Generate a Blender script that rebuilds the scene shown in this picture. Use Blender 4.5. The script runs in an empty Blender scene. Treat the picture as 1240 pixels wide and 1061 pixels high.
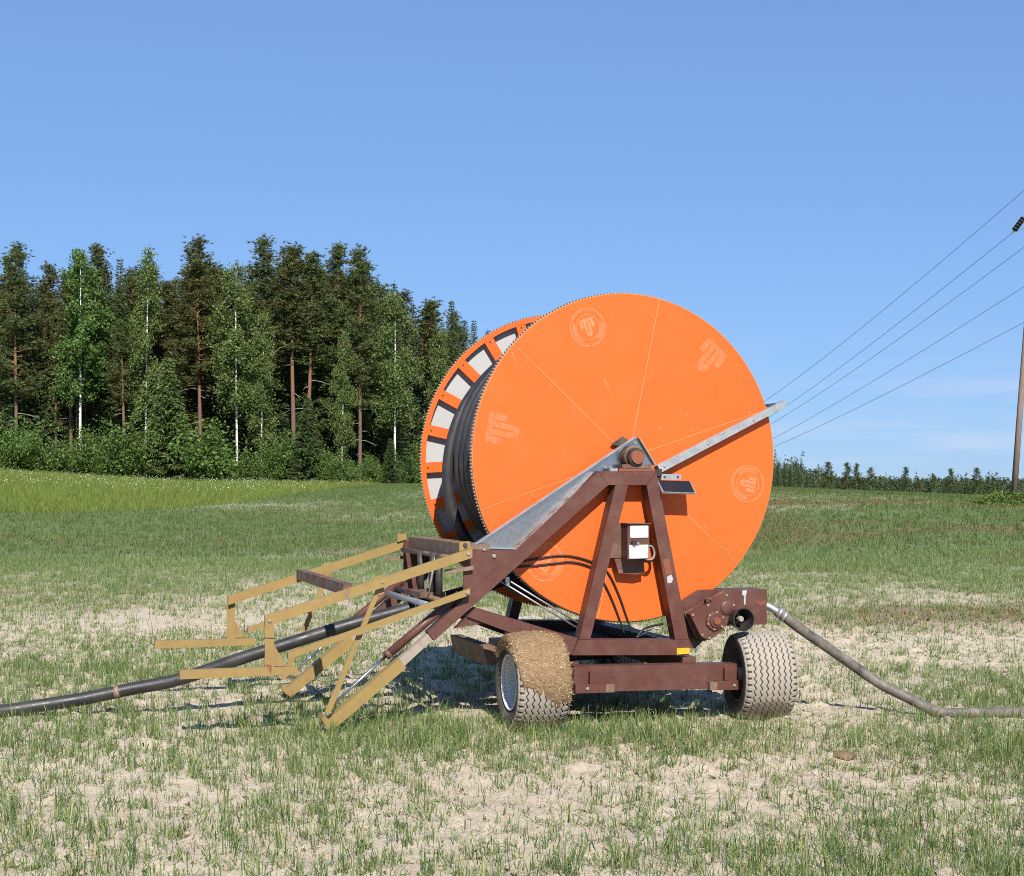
import bpy, bmesh, math, random
import numpy as np
from mathutils import Vector, Matrix

SC = bpy.context.scene
COL = SC.collection
R = math.radians

# ------------------------------------------------------------------ camera, sky, sun, exposure
cam_d = bpy.data.cameras.new('camera')
cam = bpy.data.objects.new('camera', cam_d); COL.objects.link(cam)
cam.location = (0, 0, 1.9); cam.rotation_euler = (R(90), 0, 0)
cam_d.sensor_width = 36.0; cam_d.lens = 49.35; cam_d.shift_y = 0.048
cam_d.clip_start = 0.1; cam_d.clip_end = 6000
SC.camera = cam

SUN_EL, SUN_AZ = 41.0, 169.0          # azimuth clockwise from +Y (camera looks along +Y)
wd = bpy.data.worlds.new('World'); SC.world = wd; wd.use_nodes = True
nt = wd.node_tree; nt.nodes.clear()
out = nt.nodes.new('ShaderNodeOutputWorld'); bg = nt.nodes.new('ShaderNodeBackground')
sky = nt.nodes.new('ShaderNodeTexSky'); sky.sky_type = 'NISHITA'; sky.sun_disc = False
sky.sun_elevation = R(SUN_EL); sky.sun_rotation = R(SUN_AZ)
sky.altitude = 0; sky.air_density = 1.0; sky.dust_density = 0.0; sky.ozone_density = 4.0
bg.inputs['Strength'].default_value = 0.060
# thin stratus veils low in the sky
tc = nt.nodes.new('ShaderNodeTexCoord'); mp = nt.nodes.new('ShaderNodeMapping')
mp.inputs['Scale'].default_value = (2.2, 2.2, 26)
nz = nt.nodes.new('ShaderNodeTexNoise'); nz.inputs['Scale'].default_value = 2.6; nz.inputs['Detail'].default_value = 6
nz.inputs['Roughness'].default_value = 0.55
rp = nt.nodes.new('ShaderNodeValToRGB'); rp.color_ramp.elements[0].position = 0.42; rp.color_ramp.elements[1].position = 0.72
sx = nt.nodes.new('ShaderNodeSeparateXYZ')
mr = nt.nodes.new('ShaderNodeMapRange'); mr.inputs['From Min'].default_value = 0.115; mr.inputs['From Max'].default_value = 0.03; mr.inputs['To Min'].default_value = 0.0
ml = nt.nodes.new('ShaderNodeMath'); ml.operation = 'MULTIPLY'
ml2 = nt.nodes.new('ShaderNodeMath'); ml2.operation = 'MULTIPLY'; ml2.inputs[1].default_value = 0.55
mx = nt.nodes.new('ShaderNodeMixRGB'); mx.inputs['Color2'].default_value = (6.6, 7.3, 9.4, 1)
L = nt.links.new
L(tc.outputs['Generated'], mp.inputs['Vector']); L(mp.outputs['Vector'], nz.inputs['Vector']); L(nz.outputs['Fac'], rp.inputs['Fac'])
L(tc.outputs['Generated'], sx.inputs['Vector']); L(sx.outputs['Z'], mr.inputs['Value'])
L(rp.outputs['Color'], ml.inputs[0]); L(mr.outputs['Result'], ml.inputs[1]); L(ml.outputs[0], ml2.inputs[0])
gm = nt.nodes.new('ShaderNodeGamma'); gm.inputs['Gamma'].default_value = 0.45
tn = nt.nodes.new('ShaderNodeMixRGB'); tn.blend_type = 'MULTIPLY'; tn.inputs['Fac'].default_value = 1; tn.inputs['Color2'].default_value = (1.55, 2.31, 3.58, 1)
L(sky.outputs['Color'], gm.inputs['Color']); L(gm.outputs['Color'], tn.inputs['Color1'])
L(ml2.outputs[0], mx.inputs['Fac']); L(tn.outputs['Color'], mx.inputs['Color1'])
L(mx.outputs['Color'], bg.inputs['Color']); L(bg.outputs['Background'], out.inputs['Surface'])

sd = bpy.data.lights.new('sun', 'SUN'); sd.energy = 4.6; sd.angle = R(0.53); sd.color = (1.0, 0.955, 0.88)
so = bpy.data.objects.new('sun', sd); COL.objects.link(so)
sdir = Vector((math.sin(R(SUN_AZ)) * math.cos(R(SUN_EL)), math.cos(R(SUN_AZ)) * math.cos(R(SUN_EL)), math.sin(R(SUN_EL))))
so.rotation_euler = (-sdir).to_track_quat('-Z', 'Y').to_euler(); so.location = (10, -10, 30)

SC.view_settings.view_transform = 'Standard'; SC.view_settings.look = 'None'
SC.view_settings.exposure = 0.75; SC.view_settings.gamma = 1.0; SC.view_settings.use_curve_mapping = False
SC.cycles.max_bounces = 6; SC.cycles.diffuse_bounces = 3; SC.cycles.glossy_bounces = 3
SC.cycles.transmission_bounces = 3; SC.cycles.transparent_max_bounces = 6
SC.cycles.use_adaptive_sampling = True; SC.cycles.adaptive_threshold = 0.01
SC.cycles.filter_width = 1.0; SC.cycles.caustics_reflective = False; SC.cycles.caustics_refractive = False; SC.cycles.blur_glossy = 1.0; SC.cycles.sample_clamp_indirect = 4.0
SC.cycles.use_denoising = False
SC.cycles.denoiser = 'OPENIMAGEDENOISE'; SC.cycles.denoising_input_passes = 'RGB_ALBEDO_NORMAL'; SC.cycles.denoising_prefilter = 'ACCURATE'

# ------------------------------------------------------------------ small maths
rng = np.random.default_rng(7)
random.seed(7)

def vnoise(x, y, seed=0):
    """smooth lattice noise in 0..1"""
    x = np.asarray(x, float); y = np.asarray(y, float)
    xi = np.floor(x).astype(np.int64); yi = np.floor(y).astype(np.int64)
    fx = x - xi; fy = y - yi
    fx = fx * fx * (3 - 2 * fx); fy = fy * fy * (3 - 2 * fy)
    def h(i, j):
        n = (i * 374761393 + j * 668265263 + seed * 1442695041) & 0x7fffffff
        n = ((n ^ (n >> 13)) * 1274126177) & 0x7fffffff
        n = ((n ^ (n >> 16)) * 60493) & 0x7fffffff
        return (n & 0xffff) / 65535.0
    return (h(xi, yi) * (1 - fx) + h(xi + 1, yi) * fx) * (1 - fy) + (h(xi, yi + 1) * (1 - fx) + h(xi + 1, yi + 1) * fx) * fy

def fbm(x, y, seed=0, oct=4):
    s = 0; a = .5; t = 0
    for k in range(oct):
        s = s + a * vnoise(x * 2 ** k, y * 2 ** k, seed + k * 17); t += a; a *= .5
    return s / t

def sstep(v):
    v = np.clip(v, 0, 1); return v * v * (3 - 2 * v)

BR = [-.48, -.365, -.306, -.247, -.10, .047, .194, .282, .341, .46]      # bearing x/y
BR_DROP = [-22, -18, -12, -6, -3, -2, 2, 9, 14, 16]                        # field crest below eye level, in 1/1700
def crest(t):
    dc = np.interp(t, [-.48, -.10, .047, .31, .46], [118, 118, 112, 66, 62])
    zc = 1.9 - np.interp(t, BR, BR_DROP) / 1700.0 * dc
    return dc, zc

def macro(x, y):
    """height of the land: a gentle rise to a crest, falling away beyond it on the right"""
    x = np.asarray(x, float); y = np.asarray(y, float)
    t = np.clip(x / np.maximum(y, 4.0), -.48, .46)
    dc, zc = crest(t)
    z = zc * sstep((y - 18) / (dc - 18))
    fall = np.clip(y - dc - 6, 0, None) * 0.0062 * sstep((t + .06) / .1)
    z = z - np.minimum(fall, 5.0)
    z = z - 0.02 * (np.clip(x, -5, 5) - .2) * (1 - sstep((y - 13) / 10))
    return z

def micro(x, y):
    near = 1 - sstep((np.asarray(y) - 22) / 20)
    r = (fbm(x * .9, y * .9, 3, 3) - .5) * .07 + (fbm(x * 6, y * 6, 5, 3) - .5) * .035
    cl = np.clip(fbm(x * 13, y * 13, 9, 2) - .58, 0, 1) * .16
    return (r + cl) * (0.35 + .65 * near)

def gz(x, y):
    return macro(x, y) + micro(x, y)

# meadow edge: distance of the field border along each bearing
MT = [-.60, -.48, -.365, -.306, -.247, -.188, -.141, -.106, -.085]
MD = [50, 50, 53, 56, 61, 71, 84, 104, 125]
def meadow(x, y):
    t = np.asarray(x) / np.maximum(y, 4.0)
    yb = np.interp(t, MT, MD, right=400)
    return (np.asarray(y) > yb + (vnoise(np.asarray(x) * .35, np.asarray(y) * .1, 77) - .5) * 2.0)

# ------------------------------------------------------------------ material helpers
MATS = {}
def nodes(name):
    m = bpy.data.materials.new(name); m.use_nodes = True
    t = m.node_tree; b = t.nodes['Principled BSDF']; MATS[name] = m
    return m, t, b

def N(t, typ, **kw):
    n = t.nodes.new(typ)
    for k, v in kw.items():
        if k in n.inputs.keys(): n.inputs[k].default_value = v
        else: setattr(n, k, v)
    return n

def ramp(t, fac, stops):
    r = t.nodes.new('ShaderNodeValToRGB'); e = r.color_ramp.elements
    while len(e) > len(stops): e.remove(e[-1])
    while len(e) < len(stops): e.new(1)
    for k, (p, c) in enumerate(stops):
        e[k].position = p; e[k].color = (*c, 1) if len(c) == 3 else c
    t.links.new(fac, r.inputs['Fac']); return r.outputs['Color']

def mixc(t, fac, a, b, mode='MIX'):
    m = t.nodes.new('ShaderNodeMixRGB'); m.blend_type = mode
    for s, v in ((0, fac), (1, a), (2, b)):
        if hasattr(v, 'node'): t.links.new(v, m.inputs[s])
        elif s == 0: m.inputs[0].default_value = v
        else: m.inputs[s].default_value = (*v, 1)
    return m.outputs[0]

def noise(t, scale, detail=4, rough=.55, vec=None, dist=0.0):
    n = N(t, 'ShaderNodeTexNoise', Scale=scale, Detail=detail, Roughness=rough, Distortion=dist)
    if vec is None:
        c = t.nodes.get('tco') or t.nodes.new('ShaderNodeTexCoord'); c.name = 'tco'; vec = c.outputs['Object']
    t.links.new(vec, n.inputs['Vector']); return n.outputs['Fac']

def bump(t, b, h, strength, dist=.01):
    n = N(t, 'ShaderNodeBump', Strength=strength, Distance=dist)
    t.links.new(h, n.inputs['Height']); t.links.new(n.outputs['Normal'], b.inputs['Normal'])

def paint(name, col, dust=(.34, .27, .19), rust=(.10, .035, .015), d_amt=.35, r_amt=.25, rough=.45, scale=3.0, spec=.4):
    m, t, b = nodes(name)
    c = mixc(t, noise(t, scale * .8, 5), tuple(v * .84 for v in col), tuple(min(1, v * 1.12) for v in col))
    dn = ramp(t, noise(t, scale * 2.3, 8, .65), [(.45, (0, 0, 0)), (.78, (d_amt,) * 3)])
    c = mixc(t, dn, c, dust)
    rn = ramp(t, noise(t, scale * 6.5, 6, .7, dist=.4), [(.66, (0, 0, 0)), (.72, (r_amt,) * 3)])
    c = mixc(t, rn, c, rust)
    t.links.new(c, b.inputs['Base Color'])
    rr = ramp(t, noise(t, scale * 4, 4), [(.3, (rough - .1,) * 3), (.7, (rough + .2,) * 3)])
    t.links.new(rr, b.inputs['Roughness']); b.inputs['Specular IOR Level'].default_value = spec
    bump(t, b, noise(t, scale * 22, 3), .12, .004)
    return m

M_BROWN = paint('brown_paint', (.092, .033, .024), dust=(.22, .15, .10), d_amt=.24, r_amt=.45)
M_BROWN2 = paint('brown_paint_dull', (.105, .048, .034), d_amt=.5, r_amt=.4, rough=.55)
M_OLIVE = paint('dusty_brown_paint', (.16, .095, .06), d_amt=.6, r_amt=.25, rough=.6)
M_YELL = paint('mustard_paint', (.262, .175, .056), dust=(.21, .13, .055), rust=(.20, .07, .022), d_amt=.75, r_amt=.75, rough=.5, scale=4)
M_DARK = paint('dark_steel', (.018, .016, .016), d_amt=.25, r_amt=.1, rough=.55)
M_RUST = paint('rusty_steel', (.20, .065, .03), dust=(.12, .04, .02), d_amt=.6, r_amt=.5, rough=.75)
M_WORN = paint('worn_grey_steel', (.30, .25, .20), dust=(.16, .10, .06), rust=(.16, .06, .025), d_amt=.6, r_amt=.6, rough=.65, scale=6)
M_WHITE = paint('white_enamel', (.86, .86, .84), dust=(.6, .56, .5), d_amt=.15, r_amt=.0, rough=.4)
M_RIMSH = paint('shaded_dirty_rim', (.10, .085, .07), dust=(.22, .17, .12), d_amt=.5, r_amt=.4, rough=.7, scale=7)  # rim colour darkened for the shade inside the barrel, plus dust and rust
M_RIM = paint('rim_silver', (.70, .68, .63), dust=(.45, .36, .27), rust=(.30, .12, .05), d_amt=.5, r_amt=.5, rough=.45, scale=7)
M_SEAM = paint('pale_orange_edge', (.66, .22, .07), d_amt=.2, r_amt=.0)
M_REFL = paint('amber_reflector', (.95, .36, .02), d_amt=.1, r_amt=0, rough=.2)

def mat_orange(name, seed):
    m, t, b = nodes(name)
    tc = t.nodes.new('ShaderNodeTexCoord'); mpn = N(t, 'ShaderNodeMapping'); mpn.inputs['Location'].default_value = (seed, seed * 2, 0)
    t.links.new(tc.outputs['Object'], mpn.inputs['Vector']); v = mpn.outputs['Vector']
    c = mixc(t, noise(t, 1.3, 5, .6, v), tuple(v * (1 - .03 * (seed % 3)) for v in (.60, .094, .012)), (.69, .120, .018))
    sp = ramp(t, noise(t, 26, 6, .7, v), [(.70, (0, 0, 0)), (.76, (.5,) * 3)])
    c = mixc(t, sp, c, (.42, .08, .024))
    ms = N(t, 'ShaderNodeMapping'); ms.inputs['Scale'].default_value = (9, 1, .8); ms.inputs['Rotation'].default_value = (0, .5, 0)
    t.links.new(v, ms.inputs['Vector'])
    st = ramp(t, noise(t, 3.0, 8, .7, ms.outputs['Vector']), [(.60, (0, 0, 0)), (.80, (.14,) * 3)])
    c = mixc(t, st, c, (.62, .22, .085))
    c = mixc(t, ramp(t, noise(t, 2.2, 7, .7, v), [(.52, (0,) * 3), (.78, (.22,) * 3)]), c, (.46, .13, .042))
    t.links.new(c, b.inputs['Base Color'])
    rr = ramp(t, noise(t, 5, 5, .6, v), [(.3, (.38,) * 3), (.7, (.58,) * 3)]); t.links.new(rr, b.inputs['Roughness'])
    b.inputs['Specular IOR Level'].default_value = .3
    bump(t, b, noise(t, 1.6, 2, .5, v), .55, .03)
    return m
M_OR = [mat_orange('orange_paint_%d' % k, k * 3.7) for k in range(3)]

def mat_galv():
    m, t, b = nodes('galvanised_steel')
    vo = N(t, 'ShaderNodeTexVoronoi', Scale=55); co = t.nodes.new('ShaderNodeTexCoord'); t.links.new(co.outputs['Object'], vo.inputs['Vector'])
    c = mixc(t, noise(t, 3, 6, .65), (.36, .38, .39), (.50, .51, .51))
    c = mixc(t, .12, c, vo.outputs['Color'], 'OVERLAY')
    dn = ramp(t, noise(t, 7, 7, .7), [(.5, (0, 0, 0)), (.8, (.45,) * 3)]); c = mixc(t, dn, c, (.36, .30, .21))
    t.links.new(c, b.inputs['Base Color']); b.inputs['Metallic'].default_value = .75
    rr = ramp(t, noise(t, 9, 4), [(.3, (.34,) * 3), (.7, (.56,) * 3)]); t.links.new(rr, b.inputs['Roughness'])
    return m
M_GALV = mat_galv()
M_GUARD = M_GALV.copy(); M_GUARD.name = 'smooth_galvanised_sheet'; M_GUARD.node_tree.nodes['Principled BSDF'].inputs['Metallic'].default_value = 1.0
for l_ in list(M_GUARD.node_tree.nodes['Principled BSDF'].inputs['Roughness'].links): M_GUARD.node_tree.links.remove(l_)
M_GUARD.node_tree.nodes['Principled BSDF'].inputs['Roughness'].default_value = .26
M_GUARD.node_tree.nodes['Principled BSDF'].inputs['Specular Tint'].default_value = (.7, .7, .7, 1)
def mat_zinc():
    m, t, b = nodes('chromed_rod'); b.inputs['Base Color'].default_value = (.6, .6, .62, 1); b.inputs['Metallic'].default_value = 1
    rr = ramp(t, noise(t, 20, 4), [(.3, (.18,) * 3), (.7, (.45,) * 3)]); t.links.new(rr, b.inputs['Roughness']); return m
M_CHROME = mat_zinc()

def mat_backing():
    m, t, b = nodes('primer_grey_sheet')
    c = mixc(t, noise(t, 4, 6), (.33, .33, .325), (.40, .40, .39)); dn = ramp(t, noise(t, 11, 7, .7), [(.55, (0, 0, 0)), (.8, (.4,) * 3)])
    c = mixc(t, dn, c, (.40, .34, .27)); t.links.new(c, b.inputs['Base Color']); b.inputs['Roughness'].default_value = .6; return m
M_BACK = mat_backing()

def mat_rubber(name, col, dust, amt, rough=.6, scale=5.0, stripes=False):
    m, t, b = nodes(name)
    dn = ramp(t, noise(t, scale, 8, .65), [(.35, (0, 0, 0)), (.72, (amt,) * 3)])
    c = mixc(t, dn, col, dust)
    t.links.new(c, b.inputs['Base Color']); b.inputs['Specular IOR Level'].default_value = .45
    rr = ramp(t, noise(t, scale * 3, 4), [(.3, (rough - .14,) * 3), (.7, (rough + .16,) * 3)]); t.links.new(rr, b.inputs['Roughness'])
    bump(t, b, noise(t, scale * 14, 4), .25, .004); return m
M_HOSE = mat_rubber('black_polyethylene', (.016, .016, .018), (.11, .095, .075), .28, .46, 4)
M_RHOSE = mat_rubber('weathered_rubber', (.045, .042, .04), (.30, .25, .19), .65, .65, 7)
M_BLACKPL = mat_rubber('black_plastic', (.012, .012, .012), (.14, .12, .1), .3, .35, 9)
M_CABLE = mat_rubber('black_cable', (.01, .01, .01), (.08, .07, .06), .2, .45, 9)

def mat_tyre():
    m, t, b = nodes('dusty_tyre')
    at = N(t, 'ShaderNodeAttribute'); at.attribute_name = 'groove'
    c = mixc(t, noise(t, 9, 7, .65), (.25, .218, .178), (.35, .31, .257))
    sd2 = ramp(t, noise(t, 4, 6, .6), [(.4, (.0,) * 3), (.7, (.7,) * 3)])
    side = mixc(t, sd2, (.075, .063, .052), (.20, .165, .125))
    c = mixc(t, ramp(t, at.outputs['Fac'], [(.42, (0, 0, 0)), (.6, (1, 1, 1))]), side, c)
    c = mixc(t, ramp(t, at.outputs['Fac'], [(.02, (1, 1, 1)), (.2, (0, 0, 0))]), c, (.03, .027, .024))
    t.links.new(c, b.inputs['Base Color']); b.inputs['Roughness'].default_value = .85; b.inputs['Specular IOR Level'].default_value = .2
    bump(t, b, noise(t, 60, 4), .35, .004); return m
M_TYRE = mat_tyre()

def mat_earth(name, a, b2, scale, d=.02):
    m, t, b = nodes(name)
    c = mixc(t, noise(t, scale, 8, .7), a, b2); t.links.new(c, b.inputs['Base Color']); b.inputs['Roughness'].default_value = .95
    b.inputs['Specular IOR Level'].default_value = .1; bump(t, b, noise(t, scale * 2, 8, .75), .9, d); return m
M_MUD = mat_earth('dried_mud_and_straw', (.13, .078, .038), (.42, .28, .16), 38)
M_MUDC = mat_earth('brown_clod', (.13, .085, .05), (.26, .18, .11), 20)
M_CLOD = mat_earth('dry_clod', (.32, .23, .15), (.50, .39, .28), 14)

def mat_leaf(name, a, b2, c3, transl=.28, rough=.55, spec=.25, pos=(.1, .55, .95)):
    m, t, b = nodes(name)
    g = N(t, 'ShaderNodeNewGeometry')
    col = ramp(t, g.outputs['Random Per Island'], [(pos[0], a), (pos[1], b2), (pos[2], c3)])
    t.links.new(col, b.inputs['Base Color']); b.inputs['Roughness'].default_value = rough; b.inputs['Specular IOR Level'].default_value = spec
    tr = t.nodes.new('ShaderNodeBsdfTranslucent'); t.links.new(mixc(t, .5, col, (1.0, 1.0, .45), 'MULTIPLY'), tr.inputs['Color'])
    mxs = N(t, 'ShaderNodeMixShader'); mxs.inputs[0].default_value = transl
    o = t.nodes['Material Output']
    t.links.new(b.outputs[0], mxs.inputs[1]); t.links.new(tr.outputs[0], mxs.inputs[2]); t.links.new(mxs.outputs[0], o.inputs['Surface'])
    return m
M_PINE = mat_leaf('pine_needles', (.052, .076, .023), (.092, .120, .035), (.155, .172, .055), .18)
M_PINE2 = mat_leaf('brownish_pine_needles', (.052, .064, .020), (.092, .100, .030), (.145, .142, .046), .18)
M_SPRUCE = mat_leaf('spruce_needles', (.040, .064, .021), (.070, .105, .032), (.12, .155, .048), .18)
M_YSPRUCE = mat_leaf('fresh_spruce_needles', (.07, .11, .03), (.115, .17, .045), (.17, .225, .065), .2)
M_BIRCH = mat_leaf('birch_leaves', (.085, .125, .032), (.135, .185, .050), (.20, .245, .08), .3)
M_ASPEN = mat_leaf('aspen_leaves', (.06, .12, .028), (.098, .18, .040), (.15, .235, .058), .3)
M_SHRUB = mat_leaf('shrub_leaves', (.055, .10, .020), (.095, .160, .032), (.155, .215, .052), .28)
M_WEED = mat_leaf('weed_leaves', (.08, .13, .026), (.125, .19, .038), (.19, .25, .06), .3)
M_GRASS = mat_leaf('cereal_grass', (.055, .115, .032), (.145, .21, .060), (.36, .36, .15), .3, .45, .35, (.05, .6, .97))
M_GRASSF = mat_leaf('field_grass_far', (.062, .108, .030), (.105, .152, .045), (.185, .21, .07), .3, .55, .2, (.05, .6, .97))
M_REDW = mat_leaf('reddish_weeds', (.13, .075, .035), (.19, .11, .05), (.25, .18, .08), .2)
M_DRY = mat_leaf('dry_stalks', (.34, .26, .15), (.46, .37, .23), (.55, .47, .32), .15)
M_MEAD = mat_leaf('meadow_grass', (.115, .165, .028), (.175, .22, .042), (.25, .27, .07), .35)
M_FLOWER = mat_leaf('white_umbels', (.30, .34, .18), (.45, .49, .30), (.64, .66, .54), .2)

def mat_bark(name, lo, hi, split=(.35, .6), zscale=20.0, marks=None):
    m, t, b = nodes(name)
    co = t.nodes.new('ShaderNodeTexCoord'); s = t.nodes.new('ShaderNodeSeparateXYZ'); t.links.new(co.outputs['Object'], s.inputs[0])
    d = N(t, 'ShaderNodeMath', operation='DIVIDE'); d.inputs[1].default_value = zscale; t.links.new(s.outputs['Z'], d.inputs[0])
    c = ramp(t, d.outputs[0], [(split[0], lo), (split[1], hi)])
    mpn = N(t, 'ShaderNodeMapping'); mpn.inputs['Scale'].default_value = (3, 3, .7) if marks is None else (1, 1, 3.0)
    t.links.new(co.outputs['Object'], mpn.inputs['Vector'])
    nf = noise(t, 5, 6, .7, mpn.outputs['Vector'])
    if marks is None: c = mixc(t, ramp(t, nf, [(.35, (.55,) * 3), (.7, (0,) * 3)]), c, tuple(v * .4 for v in lo))
    else: c = mixc(t, ramp(t, nf, [(.60, (0,) * 3), (.66, (1,) * 3)]), c, marks)
    t.links.new(c, b.inputs['Base Color']); b.inputs['Roughness'].default_value = .9; b.inputs['Specular IOR Level'].default_value = .15
    return m
M_PBARK = mat_bark('pine_bark', (.17, .115, .085), (.30, .145, .075), (.25, .5))
M_BBARK = mat_bark('birch_bark', (.62, .60, .55), (.70, .68, .63), marks=(.06, .055, .05))
M_SBARK = mat_bark('spruce_bark', (.11, .08, .06), (.13, .09, .065))
M_DEAD = mat_bark('dead_grey_twigs', (.40, .36, .31), (.46, .42, .37))
M_POLE = mat_bark('weathered_pole_wood', (.27, .195, .165), (.30, .22, .19))

def mat_ground():
    m, t, b = nodes('sandy_field_soil')
    co = t.nodes.new('ShaderNodeTexCoord'); v = co.outputs['Object']
    c = mixc(t, noise(t, 1.2, 6, .65, v), (.47, .39, .288), (.61, .52, .402))
    c = mixc(t, ramp(t, noise(t, 24, 7, .75, v), [(.35, (.55,) * 3), (.62, (0,) * 3)]), c, (.35, .275, .19))
    c = mixc(t, ramp(t, noise(t, .55, 5, .6, v), [(.55, (0,) * 3), (.72, (.5,) * 3)]), c, (.37, .285, .20))
    at = N(t, 'ShaderNodeAttribute'); at.attribute_name = 'cover'          # thickness of the sward on the soil
    gcol = mixc(t, noise(t, .35, 5, .6, v), (.10, .145, .045), (.15, .18, .062))
    gcol = mixc(t, noise(t, 14, 6, .7, v), gcol, (.085, .14, .05))
    c = mixc(t, at.outputs['Fac'], c, gcol)
    a2 = N(t, 'ShaderNodeAttribute'); a2.attribute_name = 'meadow'
    c = mixc(t, a2.outputs['Fac'], c, (.13, .17, .035))
    a3 = N(t, 'ShaderNodeAttribute'); a3.attribute_name = 'red'
    c = mixc(t, a3.outputs['Fac'], c, (.19, .12, .07))
    t.links.new(c, b.inputs['Base Color']); b.inputs['Roughness'].default_value = .95; b.inputs['Specular IOR Level'].default_value = .1
    bump(t, b, noise(t, 30, 8, .75, v), .7, .03); return m
M_GROUND = mat_ground()

# ------------------------------------------------------------------ object helpers
def link(o, parent=None):
    COL.objects.link(o)
    if parent is not None: o.parent = parent
    return o

def tag(o, label=None, cat=None, group=None, kind=None):
    if label: o['label'] = label
    if cat: o['category'] = cat
    if group: o['group'] = group
    if kind: o['kind'] = kind
    return o

def empty(name, loc=(0, 0, 0), rz=0.0):
    o = bpy.data.objects.new(name, None); o.location = loc; o.rotation_euler = (0, 0, rz); o.empty_display_size = .2
    return link(o)

def mesh(name, V, F, mat, smooth=False):
    me = bpy.data.meshes.new(name)
    me.from_pydata([tuple(v) for v in V], [], [tuple(f) for f in F]); me.update()
    me.materials.append(mat)
    if smooth: me.polygons.foreach_set('use_smooth', [True] * len(me.polygons))
    return me

def mesh_np(name, V, F, mat, smooth=False):
    """V (n,3), F (m,k) with constant k"""
    V = np.asarray(V, np.float32); F = np.asarray(F, np.int32); k = F.shape[1]
    me = bpy.data.meshes.new(name)
    me.vertices.add(len(V)); me.vertices.foreach_set('co', V.ravel())
    me.loops.add(F.size); me.loops.foreach_set('vertex_index', F.ravel())
    me.polygons.add(len(F)); me.polygons.foreach_set('loop_start', np.arange(0, F.size, k, dtype=np.int32))
    me.polygons.foreach_set('loop_total', np.full(len(F), k, np.int32))
    if smooth: me.polygons.foreach_set('use_smooth', np.ones(len(F), bool))
    me.update(calc_edges=True); me.validate()
    if not isinstance(mat, (list, tuple)): mat = [mat]
    for x in mat: me.materials.append(x)
    return me

def ob(name, me, parent=None):
    return link(bpy.data.objects.new(name, me), parent)

def bm_obj(name, bm, mat, parent=None, bevel=0.0, smooth=False):
    if bevel > 0:
        es = [e for e in bm.edges if len(e.link_faces) == 2 and e.calc_face_angle(0) > .5]
        bmesh.ops.bevel(bm, geom=es, offset=bevel, segments=2, profile=.6, affect='EDGES')
    bmesh.ops.recalc_face_normals(bm, faces=bm.faces)
    me = bpy.data.meshes.new(name); bm.to_mesh(me); bm.free(); me.materials.append(mat)
    if smooth: me.polygons.foreach_set('use_smooth', [True] * len(me.polygons))
    return ob(name, me, parent)

def plate(name, pts, a0, a1, mat, parent, bevel=.005):
    """polygon given in (u, z), extruded along the drum axis from a0 to a1"""
    bm = bmesh.new()
    f = [bm.verts.new((p[0], a0, p[1])) for p in pts]; b = [bm.verts.new((p[0], a1, p[1])) for p in pts]
    bm.faces.new(f); bm.faces.new(b[::-1]); n = len(pts)
    for k in range(n): bm.faces.new((f[k], b[k], b[(k + 1) % n], f[(k + 1) % n]))
    return bm_obj(name, bm, mat, parent, bevel)

def box(name, lo, hi, mat, parent, bevel=.005):
    return plate(name, [(lo[0], lo[2]), (hi[0], lo[2]), (hi[0], hi[2]), (lo[0], hi[2])], lo[1], hi[1], mat, parent, bevel)

def tube_geo(pts, r, seg=10, closed=False, cap=True):
    P = [Vector(p) for p in pts]; n = len(P); V = []; F = []
    rr = r if isinstance(r, (list, tuple)) else [r] * n
    up = None
    for k in range(n):
        if closed: t = (P[(k + 1) % n] - P[k - 1]).normalized()
        else: t = (P[min(k + 1, n - 1)] - P[max(k - 1, 0)]).normalized()
        if up is None:
            up = Vector((0, 0, 1)) if abs(t.z) < .9 else Vector((1, 0, 0))
        x = (up - t * up.dot(t)).normalized(); y = t.cross(x); up = x
        for s in range(seg):
            a = 2 * math.pi * s / seg
            V.append(P[k] + (x * math.cos(a) + y * math.sin(a)) * rr[k])
    m = n if closed else n - 1
    for k in range(m):
        for s in range(seg):
            i, j = k * seg + s, k * seg + (s + 1) % seg
            k2 = ((k + 1) % n) * seg
            F.append((i, j, k2 + (s + 1) % seg, k2 + s))
    if cap and not closed:
        F.append(tuple(range(seg))[::-1]); F.append(tuple((n - 1) * seg + s for s in range(seg)))
    return V, F

def tube(name, pts, r, mat, parent=None, seg=10, closed=False):
    V, F = tube_geo(pts, r, seg, closed); return ob(name, mesh(name, V, F, mat, True), parent)

def smooth_path(pts, n=8):
    P = [Vector(p) for p in pts]; o = []
    for k in range(len(P) - 1):
        p0 = P[max(k - 1, 0)]; p1 = P[k]; p2 = P[k + 1]; p3 = P[min(k + 2, len(P) - 1)]
        for i in range(n):
            t = i / n
            o.append(.5 * ((2 * p1) + (p2 - p0) * t + (2 * p0 - 5 * p1 + 4 * p2 - p3) * t * t + (3 * p1 - p0 - 3 * p2 + p3) * t ** 3))
    o.append(P[-1]); return o

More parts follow.
